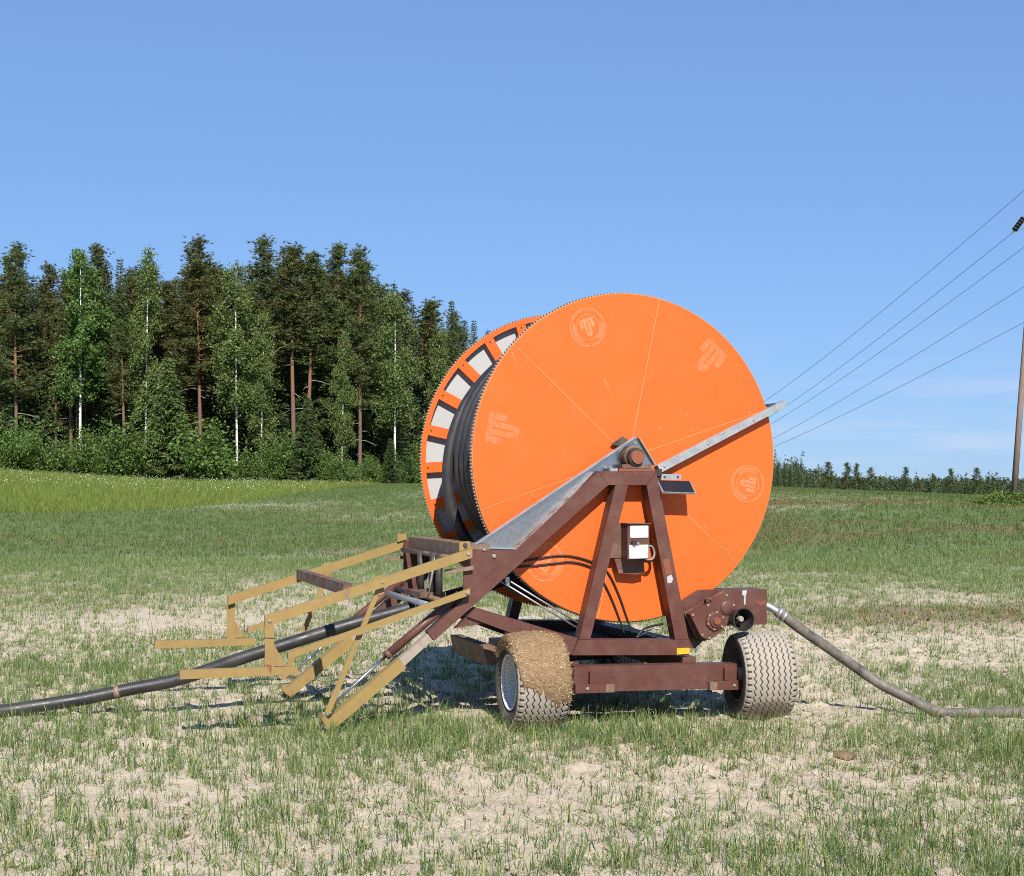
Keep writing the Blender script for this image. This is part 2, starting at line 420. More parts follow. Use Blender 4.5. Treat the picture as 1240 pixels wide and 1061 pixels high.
def lathe_a(name, prof, cu, cz, mat, parent, seg=32, smooth=True, hexa=False):
    """revolve (a, r) profile about the axis along a through (cu, cz)"""
    V = []; F = []; n = len(prof)
    for s in range(seg):
        a = 2 * math.pi * s / seg
        for (y, r) in prof: V.append((cu + r * math.cos(a), y, cz + r * math.sin(a)))
    for s in range(seg):
        s2 = (s + 1) % seg
        for k in range(n - 1): F.append((s * n + k, s * n + k + 1, s2 * n + k + 1, s2 * n + k))
    o = ob(name, mesh(name, V, F, mat, smooth), parent)
    bm = bmesh.new(); bm.from_mesh(o.data); bmesh.ops.remove_doubles(bm, verts=bm.verts, dist=1e-5)
    bmesh.ops.recalc_face_normals(bm, faces=bm.faces); bm.to_mesh(o.data); bm.free()
    if smooth:
        try: o.data.set_sharp_from_angle(angle=R(35))
        except Exception: pass
    return o

BOLT = {}
def bolt(parent, u, a, z, r=.014, mat=None, name='bolt'):
    """hexagonal head facing the camera side (-a)"""
    key = (round(r, 4), (mat or M_WORN).name)
    if key not in BOLT:
        V = []; F = []
        for (y, q) in ((0, r), (-r * .7, r), (-r * .8, r * .8)):
            for s in range(6): V.append((q * math.cos(s * math.pi / 3), y, q * math.sin(s * math.pi / 3)))
        for k in range(2):
            for s in range(6): F.append((k * 6 + s, k * 6 + (s + 1) % 6, k * 6 + 6 + (s + 1) % 6, k * 6 + 6 + s))
        F.append(tuple(12 + s for s in range(6)))
        BOLT[key] = mesh('bolt', V, F, mat or M_WORN)
    o = ob(name, BOLT[key], parent); o.location = (u, a, z); return o

# ------------------------------------------------------------------ ground
def build_ground():
    ys = [-60, -30, -12, -4, 0, 2.5, 4]
    y = 4.5
    while y < 17: ys.append(y); y += .055
    while y < 1800: ys.append(y); y += .055 + (y - 17) * .022
    ys = np.array(ys)
    xs = [0.0]; x = 0.0
    while x < 900:
        x += .06 if x < 6.5 else .06 + (x - 6.5) * .04
        xs.append(x)
    xs = np.array(sorted(set([-v for v in xs] + xs)))
    X, Y = np.meshgrid(xs, ys)
    Z = gz(X, Y)
    far = Y > 500
    nx, ny = len(xs), len(ys)
    V = np.stack([X.ravel(), Y.ravel(), Z.ravel()], 1)
    i = np.arange(nx * ny).reshape(ny, nx)
    F = np.stack([i[:-1, :-1].ravel(), i[:-1, 1:].ravel(), i[1:, 1:].ravel(), i[1:, :-1].ravel()], 1)
    me = mesh_np('ground', V, F, M_GROUND, True)
    cov = np.clip(cover(X.ravel(), Y.ravel()) * sstep((Y.ravel() - 14) / 24) * .97, 0, 1)
    mead = meadow(X.ravel(), Y.ravel()).astype(np.float32)
    red = np.clip(redness(X.ravel(), Y.ravel()), 0, 1) * .75
    for nm, d in (('cover', cov), ('meadow', mead), ('red', red)):
        at = me.attributes.new(nm, 'FLOAT', 'POINT'); at.data.foreach_set('value', d.astype(np.float32))
    tag(ob('ground', me), 'rolling sandy field of sparse young cereal', 'field', kind='structure')

def cover(x, y):
    """0 = bare soil, 1 = closed sward"""
    x = np.asarray(x, float); y = np.asarray(y, float)
    n = fbm(x * .42 + 3, y * .30, 21, 4)
    n2 = fbm(x * .10, y * .045, 33, 3)
    farr = sstep((y - 17) / 17)
    c = (n - .5) * 1.7 + .50
    c = c * (1 - farr) + farr * np.clip(1.12 + (n2 - .42) * 1.7 + (n - .5) * .7, .0, 1)
    # greener strip in front of the machine, bare belts behind it
    c = c + .55 * np.exp(-((y - 10.4 + .05 * x) / .9) ** 2) * sstep((x + 2.6) / 1.5)
    c = c - .30 * np.exp(-((y - 19.0) / 4.5) ** 2) * sstep((-x + 0) / 3)
    c = c - .42 * np.exp(-((y - 17.2) / 2.2) ** 2) * sstep((x - 2.5) / 2)
    c = c - .22 * np.exp(-(((y - 8.2) / .9) ** 2)) * np.exp(-((x - .4) / 1.6) ** 2)
    c = c - .16 * sstep((-x + .5) / 2) * sstep((y - 10.5) / 2) * (1 - sstep((y - 17) / 5))
    return np.clip(c, .08, 1)

def redness(x, y):
    x = np.asarray(x, float); y = np.asarray(y, float)
    n = fbm(x * .13 + 9, y * .22, 51, 4)
    return np.clip((n - .44) * 5, 0, 1) * sstep((y - 17) / 4) * (1 - sstep((y - 60) / 25)) * (.25 + .75 * sstep((x - 2) / 5)) + 1.3 * np.exp(-((y - 20.6) / 1.3) ** 2) * sstep((x - 3.0) / 2) * np.clip((n - .32) * 5, 0, 1)

# ------------------------------------------------------------------ blades
def blades(name, X, Y, per, h0, h1, w, spread, mat, lean=.5, segs=2, label=None, cat=None, seed=1, hscale=None):
    r = np.random.default_rng(seed)
    n = len(X)
    idx = np.repeat(np.arange(n), per); m = len(idx)
    bx = X[idx] + r.normal(0, spread, m); by = Y[idx] + r.normal(0, spread, m)
    bz = gz(bx, by) - .004
    h = r.uniform(h0, h1, m) * r.uniform(.6, 1.15, n)[idx]
    if hscale is not None: h *= hscale[idx]
    ang = r.uniform(0, 2 * np.pi, m); ln = np.abs(r.normal(0, lean, m)) * h
    wa = r.uniform(0, np.pi, m); ww = w * r.uniform(.6, 1.3, m)
    dx, dy = np.cos(ang) * ln, np.sin(ang) * ln; wx, wy = np.cos(wa) * ww / 2, np.sin(wa) * ww / 2
    B = np.stack([bx, by, bz], 1); Wv = np.stack([wx, wy, np.zeros(m)], 1)
    T = B + np.stack([dx, dy, h * (1 - .25 * np.clip(ln / h, 0, 1))], 1)
    if segs == 1:
        V = np.stack([B - Wv, B + Wv, T], 1).reshape(-1, 3); F = np.arange(3 * m).reshape(-1, 3)
    else:
        Mi = B + np.stack([dx * .3, dy * .3, h * .58], 1)
        V = np.stack([B - Wv * .7, B + Wv * .7, Mi + Wv * .75, Mi - Wv * .75, T], 1).reshape(-1, 3)
        k = np.arange(m)[:, None] * 5
        F = np.concatenate([k + [0, 1, 2], k + [0, 2, 3], k + [3, 2, 4]], 0)
    o = ob(name, mesh_np(name, V, F, mat)); tag(o, label, cat, kind='stuff'); return o

def scatter(n, y0, y1, margin=.52, seed=2, rows=False):
    """points over the field's wedge, density even per area"""
    r = np.random.default_rng(seed)
    y = np.sqrt(r.uniform(y0 ** 2, y1 ** 2, n)); x = r.uniform(-margin, margin, n) * y
    if rows:   # drilled rows 12.5 cm apart, running away to the right
        c, s = math.cos(.25), math.sin(.25)
        p = x * c + y * s; q = -x * s + y * c
        p = np.round(p / .13) * .13 + r.normal(0, .022, n)
        x = p * c - q * s; y = p * s + q * c
    return x, y, r

def build_grass():
    x, y, r = scatter(42000, 5.0, 16, seed=11, rows=True)
    c = cover(x, y); k = (r.uniform(0, 1, len(x)) < c * .66 + .05); x, y, c = x[k], y[k], c[k]
    blades('field_grass', x, y, 7, .05, .155, .0060, .028, M_GRASS, .62, 2, 'young green cereal blades sparse on the near field soil', 'grass', 12, (.6 + .65 * c) * (1 + .35 * np.exp(-((y - 10.5) / .7) ** 2) * (np.abs(x - 1) < 2.2)))
    x, y, r = scatter(74000, 16, 34, seed=13, rows=True)
    k = (r.uniform(0, 1, len(x)) < cover(x, y) * .95 + .03); x, y = x[k], y[k]
    blades('field_grass', x, y, 6, .055, .15, .010, .04, M_GRASS, .45, 1, 'young green cereal blades in the middle of the field', 'grass', 14)
    x, y, r = scatter(110000, 34, 122, seed=15)
    k = (r.uniform(0, 1, len(x)) < cover(x, y) * .95) & ~meadow(x, y); x, y = x[k], y[k]
    blades('field_grass', x, y, 5, .08, .19, .030, .10, M_GRASSF, .4, 1, 'closed green sward on the far rise of the field', 'grass', 16)
    # reddish weeds on the right
    x, y, r = scatter(49000, 16, 80, seed=17)
    k = (r.uniform(0, 1, len(x)) < redness(x, y) * .75); x, y = x[k], y[k]
    blades('reddish_weeds', x, y, 5, .05, .13, .028, .06, M_REDW, .8, 1, 'reddish brown weeds in patches across the field', 'weeds', 18)
    # stronger tufts
    x, y, r = scatter(1900, 5.0, 17, seed=35)
    k = r.uniform(0, 1, len(x)) < .15 + .85 * cover(x, y); x, y = x[k], y[k]
    blades('grass_tufts', x, y, 20, .08, .20, .0065, .040, M_GRASS, .48, 2, 'fuller tufts of long green blades standing out of the sparse crop', 'grass', 36)
    # low broad weeds and flattened tufts between the rows
    x, y, r = scatter(6400, 5.0, 20, seed=27)
    k = r.uniform(0, 1, len(x)) < .35 + .6 * cover(x, y); x, y = x[k], y[k]
    blades('low_weeds', x, y, 6, .012, .04, .016, .028, M_WEED, 1.9, 2, 'low broad-leaved weeds hugging the soil between the cereal rows', 'weeds', 28)
    x, y, r = scatter(3200, 5.0, 18, seed=29)
    blades('bent_grass', x, y, 6, .03, .07, .007, .04, M_GRASS, 2.4, 2, 'flattened and bent grass blades lying on the soil', 'grass', 30)
    # dry stalks and straw
    x, y, r = scatter(5200, 5.0, 26, seed=19)
    blades('straw_litter', x, y, 2, .02, .12, .006, .03, M_DRY, 2.2, 1, 'pale dry straw scattered on the soil', 'straw', 20)
    # meadow
    r = np.random.default_rng(23)
    y = r.uniform(48, 122, 60000); x = r.uniform(-.56, -.06, 60000) * y
    k = meadow(x, y) & (r.uniform(0, 1, 60000) < .4 + .6 * vnoise(x * .5, y * .3, 5)); x, y = x[k], y[k]
    blades('meadow_grass', x, y, 4, .18, .45, .035, .18, M_MEAD, .35, 1, 'tall yellow green meadow grass in front of the forest', 'grass', 24)
    x2, y2 = x[::6], y[::6]
    k = (fbm(x2 * .12, y2 * .08, 41, 3) > .42) & (y2 > 74); x2, y2 = x2[k], y2[k]; n = len(x2)
    z2 = gz(x2, y2) + r.uniform(.25, .50, n); V = []; s = r.uniform(.018, .045, n)
    for q in range(6):
        V.append(np.stack([x2 + s * np.cos(q * math.pi / 3), y2 + s * np.sin(q * math.pi / 3) * .8, z2 + r.normal(0, .015, n) - s * .25], 1))
    V.append(np.stack([x2, y2, z2 + s * .3], 1)); V = np.stack(V, 1).reshape(-1, 3); kk = np.arange(n)[:, None] * 7
    F = np.concatenate([kk + [q, (q + 1) % 6, 6] for q in range(6)], 0)
    tag(ob('meadow_flowers', mesh_np('meadow_flowers', V, F, M_FLOWER)), 'white umbel flowers dotted through the meadow', 'flowers', kind='stuff')

def build_clods():
    r = np.random.default_rng(31)
    bm = bmesh.new(); bmesh.ops.create_icosphere(bm, subdivisions=1, radius=1)
    base = np.array([v.co[:] for v in bm.verts]); fac = np.array([[v.index for v in f.verts] for f in bm.faces]); bm.free()
    x, y, _ = scatter(6400, 5.0, 20, seed=32); k = cover(x, y) < .75; x, y = x[k], y[k]; n = len(x)
    s = np.minimum(r.gamma(1.6, .005, n) + .003, .022)
    V = base[None] * (1 + r.normal(0, .2, (n, len(base), 1))) * (s[:, None, None] * np.array([1.2, 1.2, .75]))
    V = V + np.stack([x, y, gz(x, y) + s * .2], 1)[:, None]
    F = fac[None] + (np.arange(n) * len(base))[:, None, None]
    tag(ob('soil_crumbs', mesh_np('soil_crumbs', V.reshape(-1, 3), F.reshape(-1, 3), M_CLOD)), 'small crumbs of dry earth strewn over the near field', 'soil', kind='stuff')
    for (cx, cy, cs, lb) in ((2.35, 10.0, .075, 'brown earth clod lying in the grass in front of the right wheel'),):
        bm = bmesh.new(); bmesh.ops.create_icosphere(bm, subdivisions=3, radius=1)
        for v in bm.verts:
            d = 1 + .45 * (float(fbm(v.co.x * 1.7 + 5 + v.co.z, v.co.y * 1.7 + v.co.z, 61, 3)) - .5) * 2
            v.co = Vector((v.co.x * 1.25, v.co.y, v.co.z * .5)) * cs * d
        o = bm_obj('earth_clod', bm, M_MUDC, None, 0, True); o.location = (cx, cy, float(gz(cx, cy)) + cs * .22)
        tag(o, lb, 'clod')

build_ground(); build_grass(); build_clods()
# ------------------------------------------------------------------ the hose reel irrigator
TH = .3336
AX, AY = .958, 11.568
reel = empty('hose_reel', (AX, AY, 0), TH)
tag(reel, 'brown wheeled irrigation hose reel with a big orange drum', 'hose reel')
CZ, RD, DW = 2.143, 1.35, 1.53     # drum centre height, disc radius, drum width
FA0, FA1 = -.17, -.064              # near side frame
def LW(u, a, z): return (AX + u * math.cos(TH) - a * math.sin(TH), AY + u * math.sin(TH) + a * math.cos(TH), z)

def arc_plate(name, r0, r1, t0, t1, a0, a1, mat, parent, n=16, bevel=.0):
    pts = []
    for k in range(n + 1):
        t = t0 + (t1 - t0) * k / n; pts.append((r1 * math.cos(t), CZ + r1 * math.sin(t)))
    for k in range(n, -1, -1):
        t = t0 + (t1 - t0) * k / n; pts.append((r0 * math.cos(t), CZ + r0 * math.sin(t)))
    bm = bmesh.new(); m = len(pts); h = n + 1
    f = [bm.verts.new((p[0], a0, p[1])) for p in pts]; b = [bm.verts.new((p[0], a1, p[1])) for p in pts]
    for k in range(n):
        q = (k, k + 1, m - 2 - k, m - 1 - k)
        bm.faces.new([f[i] for i in q]); bm.faces.new([b[i] for i in q[::-1]])
    for k in range(m): bm.faces.new((f[k], f[(k + 1) % m], b[(k + 1) % m], b[k]))
    return bm_obj(name, bm, mat, parent, bevel)

def rim_ring(name, a0, a1, r0, r1, mat, parent):
    return lathe_a(name, [(a0, r0), (a0, r1), (a1, r1), (a1, r0), (a0, r0)], 0, CZ, mat, parent, 144)

def teeth(a0, a1, r, n, parent):
    """the fine driving teeth round the rim, too many to pick apart"""
    V = []; F = []
    for k in range(n):
        t = 2 * math.pi * k / n; d = math.pi / n * .55
        for (q, tt) in ((r - .004, t - d), (r - .004, t + d), (r + .011, t + d * .6), (r + .011, t - d * .6)):
            for aa in (a0, a1): V.append((q * math.cos(tt), aa, CZ + q * math.sin(tt)))
        b = k * 8
        F += [(b, b + 2, b + 4, b + 6), (b + 1, b + 7, b + 5, b + 3), (b, b + 6, b + 7, b + 1), (b + 2, b + 3, b + 5, b + 4), (b + 6, b + 4, b + 5, b + 7)]
    o = ob('gear_teeth', mesh('gear_teeth', V, F, M_WORN), parent); o['kind'] = 'stuff'

# near disc
nd = rim_ring('disc', -.008, .045, RD - .07, RD, M_SEAM, reel)
nd['label'] = 'near orange drum disc with six sheet panels'
teeth(.012, .044, RD, 300, nd)
SEAM0 = R(78)
for k in range(6):
    g = .0028
    p = arc_plate('disc_panel', .12, RD - .004, SEAM0 + k * R(60) + g, SEAM0 + (k + 1) * R(60) - g, -.012, -.004, M_OR[k % 3], nd, 40)
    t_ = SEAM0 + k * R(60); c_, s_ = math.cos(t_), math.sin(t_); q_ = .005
    plate('seam_highlight', [(.13 * c_ - q_ * s_, CZ + .13 * s_ + q_ * c_), (1.33 * c_ - q_ * s_, CZ + 1.33 * s_ + q_ * c_), (1.33 * c_ + .001 * s_, CZ + 1.33 * s_ - .001 * c_), (.13 * c_ + .001 * s_, CZ + .13 * s_ - .001 * c_)], -.0150, -.0118, M_SEAM, nd, 0)  # pale strip carries the seam's edge highlight in its colour
    for rr in (.34, .62, .90, 1.18):       # rivets along the seam
        t = SEAM0 + k * R(60) + .030 / rr
        bolt(nd, rr * math.cos(t), -.012, CZ + rr * math.sin(t), .0065, M_SEAM, 'rivet')
lathe_a('panel_backing', [(-.001, .1), (-.001, RD - .06), (.006, RD - .06), (.006, .1)], 0, CZ, M_DARK, nd, 96)
for k in range(12):   # stiffeners on the drum side
    t = R(30 * k + 3); c, s = math.cos(t), math.sin(t)
    plate('spoke', [(.55 * c - .05 * s, CZ + .55 * s + .05 * c), (1.30 * c - .05 * s, CZ + 1.30 * s + .05 * c),
                    (1.30 * c + .05 * s, CZ + 1.30 * s - .05 * c), (.55 * c + .05 * s, CZ + .55 * s - .05 * c)], .007, .055, M_OR[0], nd, .003)

# faded stickers
def mat_ghost(name, col):
    m, t, b = nodes(name)
    c = mixc(t, ramp(t, noise(t, 30, 6, .7), [(.35, (.1,) * 3), (.7, (.85,) * 3)]), col, (.64, .10, .0125))
    t.links.new(c, b.inputs['Base Color']); b.inputs['Roughness'].default_value = .5; b.inputs['Specular IOR Level'].default_value = .3; return m
M_GHOST = mat_ghost('faded_sticker', (.67, .175, .072))
M_GHOST2 = mat_ghost('faded_sticker_edge', (.68, .235, .115))
M_GHOSTD = mat_ghost('sticker_dark_print', (.44, .07, .018))
def flat(name, polys, ang, rad, scale, mat, a=-.0135):
    """flat print: polygons in (tangential, radial) units, placed on the near disc"""
    V = []; F = []
    er = (math.cos(ang), math.sin(ang)); et = (math.sin(ang), -math.cos(ang))
    for P in polys:
        b = len(V)
        for (x, y) in P:
            V.append((er[0] * (rad + y * scale) + et[0] * x * scale, a, CZ + er[1] * (rad + y * scale) + et[1] * x * scale))
        F.append(tuple(range(b, b + len(P))))
    return ob(name, mesh(name, V, F, mat), nd)
def rrect(x0, x1, y0, y1, r, corners):
    """corners: set of 'tl','tr','bl','br' to round"""
    P = []
    for (cx, cy, key, s) in ((x1 - r, y1 - r, 'tr', 0), (x0 + r, y1 - r, 'tl', 90), (x0 + r, y0 + r, 'bl', 180), (x1 - r, y0 + r, 'br', 270)):
        if key in corners:
            for q in range(5): P.append((cx + r * math.cos(R(s + q * 22.5)), cy + r * math.sin(R(s + q * 22.5))))
        else:
            P.append((x0 if 'l' in key else x1, y1 if 't' in key else y0))
    return P
GLYPH = [rrect(-.45, -.24, .02, .36, .09, {'tl'}), rrect(.24, .45, -.06, .36, .09, {'tr'}),
         rrect(-.20, -.03, -.30, .36, .02, set()), rrect(.03, .20, -.30, .36, .02, set()),
         rrect(-.20, .20, -.52, -.30, .19, {'bl', 'br'}), rrect(-.45, .45, .36, .50, .09, {'tl', 'tr'})]
def ring_polys(r0, r1, t0, t1, n):
    P = []
    for k in range(n):
        a, b = t0 + (t1 - t0) * k / n, t0 + (t1 - t0) * (k + 1) / n
        P.append([(r0 * math.cos(a), r0 * math.sin(a)), (r1 * math.cos(a), r1 * math.sin(a)), (r1 * math.cos(b), r1 * math.sin(b)), (r0 * math.cos(b), r0 * math.sin(b))])
    return P
for k in range(3):
    if k < 2: flat('faded_logo', GLYPH, R(49 + 120 * k), 1.115, .27, M_GHOST)['kind'] = 'stuff'
    an = R(109 + 120 * k)
    flat('faded_emblem', [[(x * .92, y * .92) for (x, y) in g] for g in GLYPH] + ring_polys(.94, 1.0, 0, 2 * math.pi, 48)
         + ring_polys(.64, .68, 0, 2 * math.pi, 40) + ring_polys(.86, .89, 0, 2 * math.pi, 40), an, 1.12, .158, M_GHOST2)['kind'] = 'stuff'
    flat('faded_emblem_band', ring_polys(.69, .85, R(150), R(235), 14) + ring_polys(.69, .85, R(295), R(365), 12), an, 1.12, .158, M_GHOST, -.0131)['kind'] = 'stuff'
    rr = random.Random(4)   # the ring's worn-off lettering: only specks are left
    marks = []
    for (t0, t1) in ((20, 140), (242, 288)):
        t = t0
        while t < t1:
            w = rr.uniform(3, 6)
            if rr.random() < .75: marks += ring_polys(.71 + rr.uniform(0, .05), .78 + rr.uniform(0, .05), R(t), R(t + w * .55), 1)
            t += w + 2
    flat('emblem_print', marks, an, 1.12, .158, M_GHOSTD, -.0139)['kind'] = 'stuff'
# scratches on the paint
for (u0, z0, u1, z1) in ((-.66, 1.72, -.50, 1.44), (-.22, 2.78, -.13, 2.62), (-1.02, 2.98, -.96, 2.86), (.52, 2.52, .56, 2.48), (.28, 2.40, .30, 2.36), (-.52, 2.10, -.51, 2.09)):
    d = Vector((u1 - u0, z1 - z0)).normalized() * .004; n_ = (-d.y, d.x)
    V = [(u0 + n_[0], -.0136, z0 + n_[1]), (u0 - n_[0], -.0136, z0 - n_[1]), (u1, -.0136, z1)]
    ob('paint_scratch', mesh('paint_scratch', V, [(0, 1, 2)], M_SEAM), nd)

# far disc, seen from the inside: ring, spokes and pale sheets behind
fd = rim_ring('disc', DW - .012, DW + .012, RD - .045, RD, M_OR[1], reel)
fd['label'] = 'far orange drum disc with spokes over pale sheets'
teeth(DW - .010, DW + .016, RD, 300, fd)
for k in range(24):
    t = R(3 + 15 * k); c, s = math.cos(t), math.sin(t); w = .046
    sp = plate('spoke', [(.50 * c - w * s, CZ + .50 * s + w * c), (1.308 * c - w * s, CZ + 1.308 * s + w * c),
                    (1.308 * c + w * s, CZ + 1.308 * s - w * c), (.50 * c + w * s, CZ + .50 * s - w * c)], DW - .010, DW + .008, M_OR[k % 3], fd, .003)
    bolt(sp, 1.285 * c, DW - .010, CZ + 1.285 * s, .008, M_DARK)
    arc_plate('backing_sheet', .45, RD - .02, t + R(.05), t + R(14.95), DW + .052, DW + .057, M_BACK, fd, 6)
lathe_a('drum_core', [(.06, .55), (DW - .03, .55)], 0, CZ, M_DARK, reel, 64)
lathe_a('drum_shaft', [(-.20, 0), (-.20, .055), (DW + .2, .055), (DW + .2, 0)], 0, CZ, M_RUST, reel, 24)

# ---- side frames: the near one, then its far twin
def A(a, side):            # mirror along the drum axis
    return a if side == 0 else DW - a
def sp_(name, pts, a0, a1, mat, side, parent=None, bevel=.006):
    x, y = sorted((A(a0, side), A(a1, side))); return plate(name, pts, x, y, mat, parent or reel, bevel)
for sd_ in (0, 1):
    sl = sp_('sloping_beam', [(-.334, 2.026), (-1.757, .779), (-1.708, .713), (-.253, 1.917)], FA0, FA1, M_BROWN, sd_)
    tb = sp_('top_beam', [(-.331, 2.028), (.171, 2.028), (.086, 1.918), (-.250, 1.917)], FA0 + .001, FA1, M_BROWN, sd_)
    sp_('upright', [(-.186, 1.9165), (-.074, 1.9165), (-.406, .678), (-.500, .680)], FA0 + .004, FA1 + .01, M_BROWN, sd_)
    sp_('upright', [(.174, 2.026), (.467, .645), (.345, .649), (.0885, 1.915)], FA0, FA1, M_BROWN, sd_)
    sp_('base_beam', [(-.512, .678), (.468, .643), (.468, .518), (-.563, .556)], FA0 - .002, FA1 + .02, M_BROWN, sd_)
    sp_('brace', [(-1.366, .960), (-.514, .690), (-.565, .557), (-1.44, .890)], FA0 + .006, FA1 - .01, M_BROWN, sd_)
    spl = sp_('side_plate', [(-1.467, 1.418), (-1.03, 1.401), (-1.40, 1.06), (-1.47, 1.08)], FA0 + .012, FA0 + .028, M_BROWN, sd_, None, .002)
    sp_('gusset', [(-1.44, .885), (-1.30, .83), (-1.53, .80)], FA0 + .03, FA1 - .03, M_BROWN, sd_, None, .002)
    if sd_ == 0:
        bolt(spl, -1.22, FA0 + .012, 1.36, .017); bolt(spl, -1.43, FA0 + .012, 1.36, .011); bolt(spl, -1.30, FA0 + .012, 1.412, .013)
    # telescoping foot
    lg = sp_('support_leg', [(-1.752, .768), (-2.02, .552), (-1.978, .494), (-1.712, .722)], FA0 + .016, FA1 - .016, M_WORN, sd_, None, .004)
    sv = sp_('leg_sleeve', [(-1.985, .588), (-2.535, .148), (-2.487, .076), (-1.93, .512)], FA0 + .004, FA1 - .004, M_YELL, sd_, None, .006)
    sp_('foot_plate', [(-2.575, .185), (-2.535, .150), (-2.487, .074), (-2.500, .062), (-2.552, .10), (-2.59, .15)], FA0 - .015, FA1 + .015, M_YELL, sd_, sv, .003)
    ca = A(-.12, sd_)
    cy_ = tube('hydraulic_cylinder', [(-1.49, ca, 1.062), (-2.075, ca, .607)], .034, M_BROWN, reel, 18)
    tube('cylinder_collar', [(-2.05, ca, .627), (-2.08, ca, .603)], .038, M_BROWN2, cy_, 18)
    tube('piston_rod', [(-2.07, ca, .611), (-2.53, ca, .222)], .0125, M_CHROME, cy_, 10)
    # lifting linkage
    ua = sp_('lift_arm', [(-1.425, 1.427), (-1.425, 1.352), (-3.025, .874), (-3.025, .951)], -.25, -.205, M_YELL, sd_, None, .004)
    sp_('arm_lug', [(-1.515, 1.475), (-1.515, 1.402), (-1.43, 1.428), (-1.43, 1.48)], -.200, -.185, M_YELL, sd_, ua, .003)
    lk = sp_('lower_link', [(-1.441, 1.116), (-1.441, 1.066), (-2.855, .624), (-2.855, .670)], -.245, -.212, M_YELL, sd_, None, .004)
    sp_('stay_bar', [(-1.63, 1.232), (-1.63, 1.262), (-1.40, 1.288), (-1.40, 1.256)], -.20, -.188, M_OLIVE, sd_, None, .003)
    ps = sp_('fork_post', [(-3.030, .955), (-2.962, .945), (-2.962, .575), (-3.030, .575)], -.272, -.252, M_YELL, sd_, None, .004)
    sp_('post_gusset', [(-2.961, .735), (-2.875, .584), (-2.961, .584)], -.268, -.258, M_YELL, sd_, ps, .002)
    sp_('fork_bar', [(-3.644, .580), (-3.644, .516), (-2.79, .514), (-2.79, .574)], -.285, -.225, M_YELL, sd_, None, .005)
    st = sp_('diagonal_strut', [(-2.176, 1.12), (-2.130, 1.135), (-2.527, .200), (-2.569, .212)], -.200, -.184, M_YELL, sd_, None, .003)
    sp_('strut_clevis', [(-2.20, 1.215), (-2.125, 1.236), (-2.115, 1.09), (-2.165, 1.075)], -.204, -.201, M_YELL, sd_, st, .001)
    sp_('splice_plate', [(-1.605, 1.372), (-1.605, 1.300), (-1.432, 1.352), (-1.432, 1.424)], -.2535, -.2495, M_YELL, sd_, ua, .001)
    sp_('sleeve_joint', [(-3.031, .795), (-2.961, .790), (-2.961, .783), (-3.031, .788)], -.2735, -.2715, M_DARK, sd_, ps, 0)
    sp_('rust_streak', [(-3.010, .572), (-2.982, .574), (-2.986, .548), (-2.992, .528), (-3.000, .550)], -.2872, -.2848, M_RUST, sd_, ps, 0)
    sp_('rust_streak', [(-3.018, .598), (-2.99, .592), (-2.976, .578), (-3.022, .578)], -.2735, -.2718, M_RUST, sd_, ps, 0)
    sp_('rust_streak', [(-2.43, 1.115), (-2.39, 1.125), (-2.40, 1.075), (-2.42, 1.07)], -.2519, -.2496, M_OLIVE, sd_, ua, 0)
    sp_('link_clamp', [(-2.335, .835), (-2.275, .853), (-2.275, .798), (-2.335, .780)], -.2475, -.210, M_YELL, sd_, lk, .003)
    if sd_ == 0:
        bolt(ua, -1.46, -.25, 1.386, .017); bolt(ua, -2.995, -.272, .918, .014); bolt(lk, -1.462, -.245, 1.085, .017)
        bolt(ua, -1.468, -.200, 1.45, .018, M_DARK); bolt(st, -2.145, -.204, 1.13, .012); bolt(ua, -2.14, -.25, 1.18, .010)
# cross pieces between the two frames
box('cross_beam', (-1.42, -.15, 1.345), (-1.25, DW + .15, 1.452), M_OLIVE, reel, .006)
box('arm_crossmember', (-2.43, -.204, 1.085), (-2.36, DW + .204, 1.172), M_BROWN2, reel, .004)
tube('cross_tube', [(-1.48, -.14, 1.335), (-1.48, DW + .14, 1.335)], .022, M_OLIVE, reel, 12)
tube('cross_tube', [(-1.545, -.10, .990), (-1.545, DW + .14, .990)], .023, M_OLIVE, reel, 12)
tube('guide_roller', [(-1.645, .15, .955), (-1.645, DW + .02, .955)], .026, M_GALV, reel, 14)
for aa in (.42, .60, .98):
    tube('guide_post', [(-1.50, aa, .97), (-1.50, aa, 1.36)], .030, M_DARK, reel, 12)
tube('spindle_tube', [(-1.56, .66, .99), (-1.46, .70, 1.33)], .010, M_GALV, reel, 8)
tube('spindle_tube', [(-1.57, .50, .99), (-1.52, .46, 1.33)], .009, M_WORN, reel, 8)
box('traverse_carriage', (-1.62, .56, .985), (-1.40, 1.04, 1.03), M_BROWN2, reel, .004)
box('rear_crossbar', (.30, -.06, .53), (.44, DW + .06, .64), M_BROWN, reel)
box('middle_crossbar', (-.55, -.06, .565), (-.42, DW + .06, .67), M_BROWN, reel)

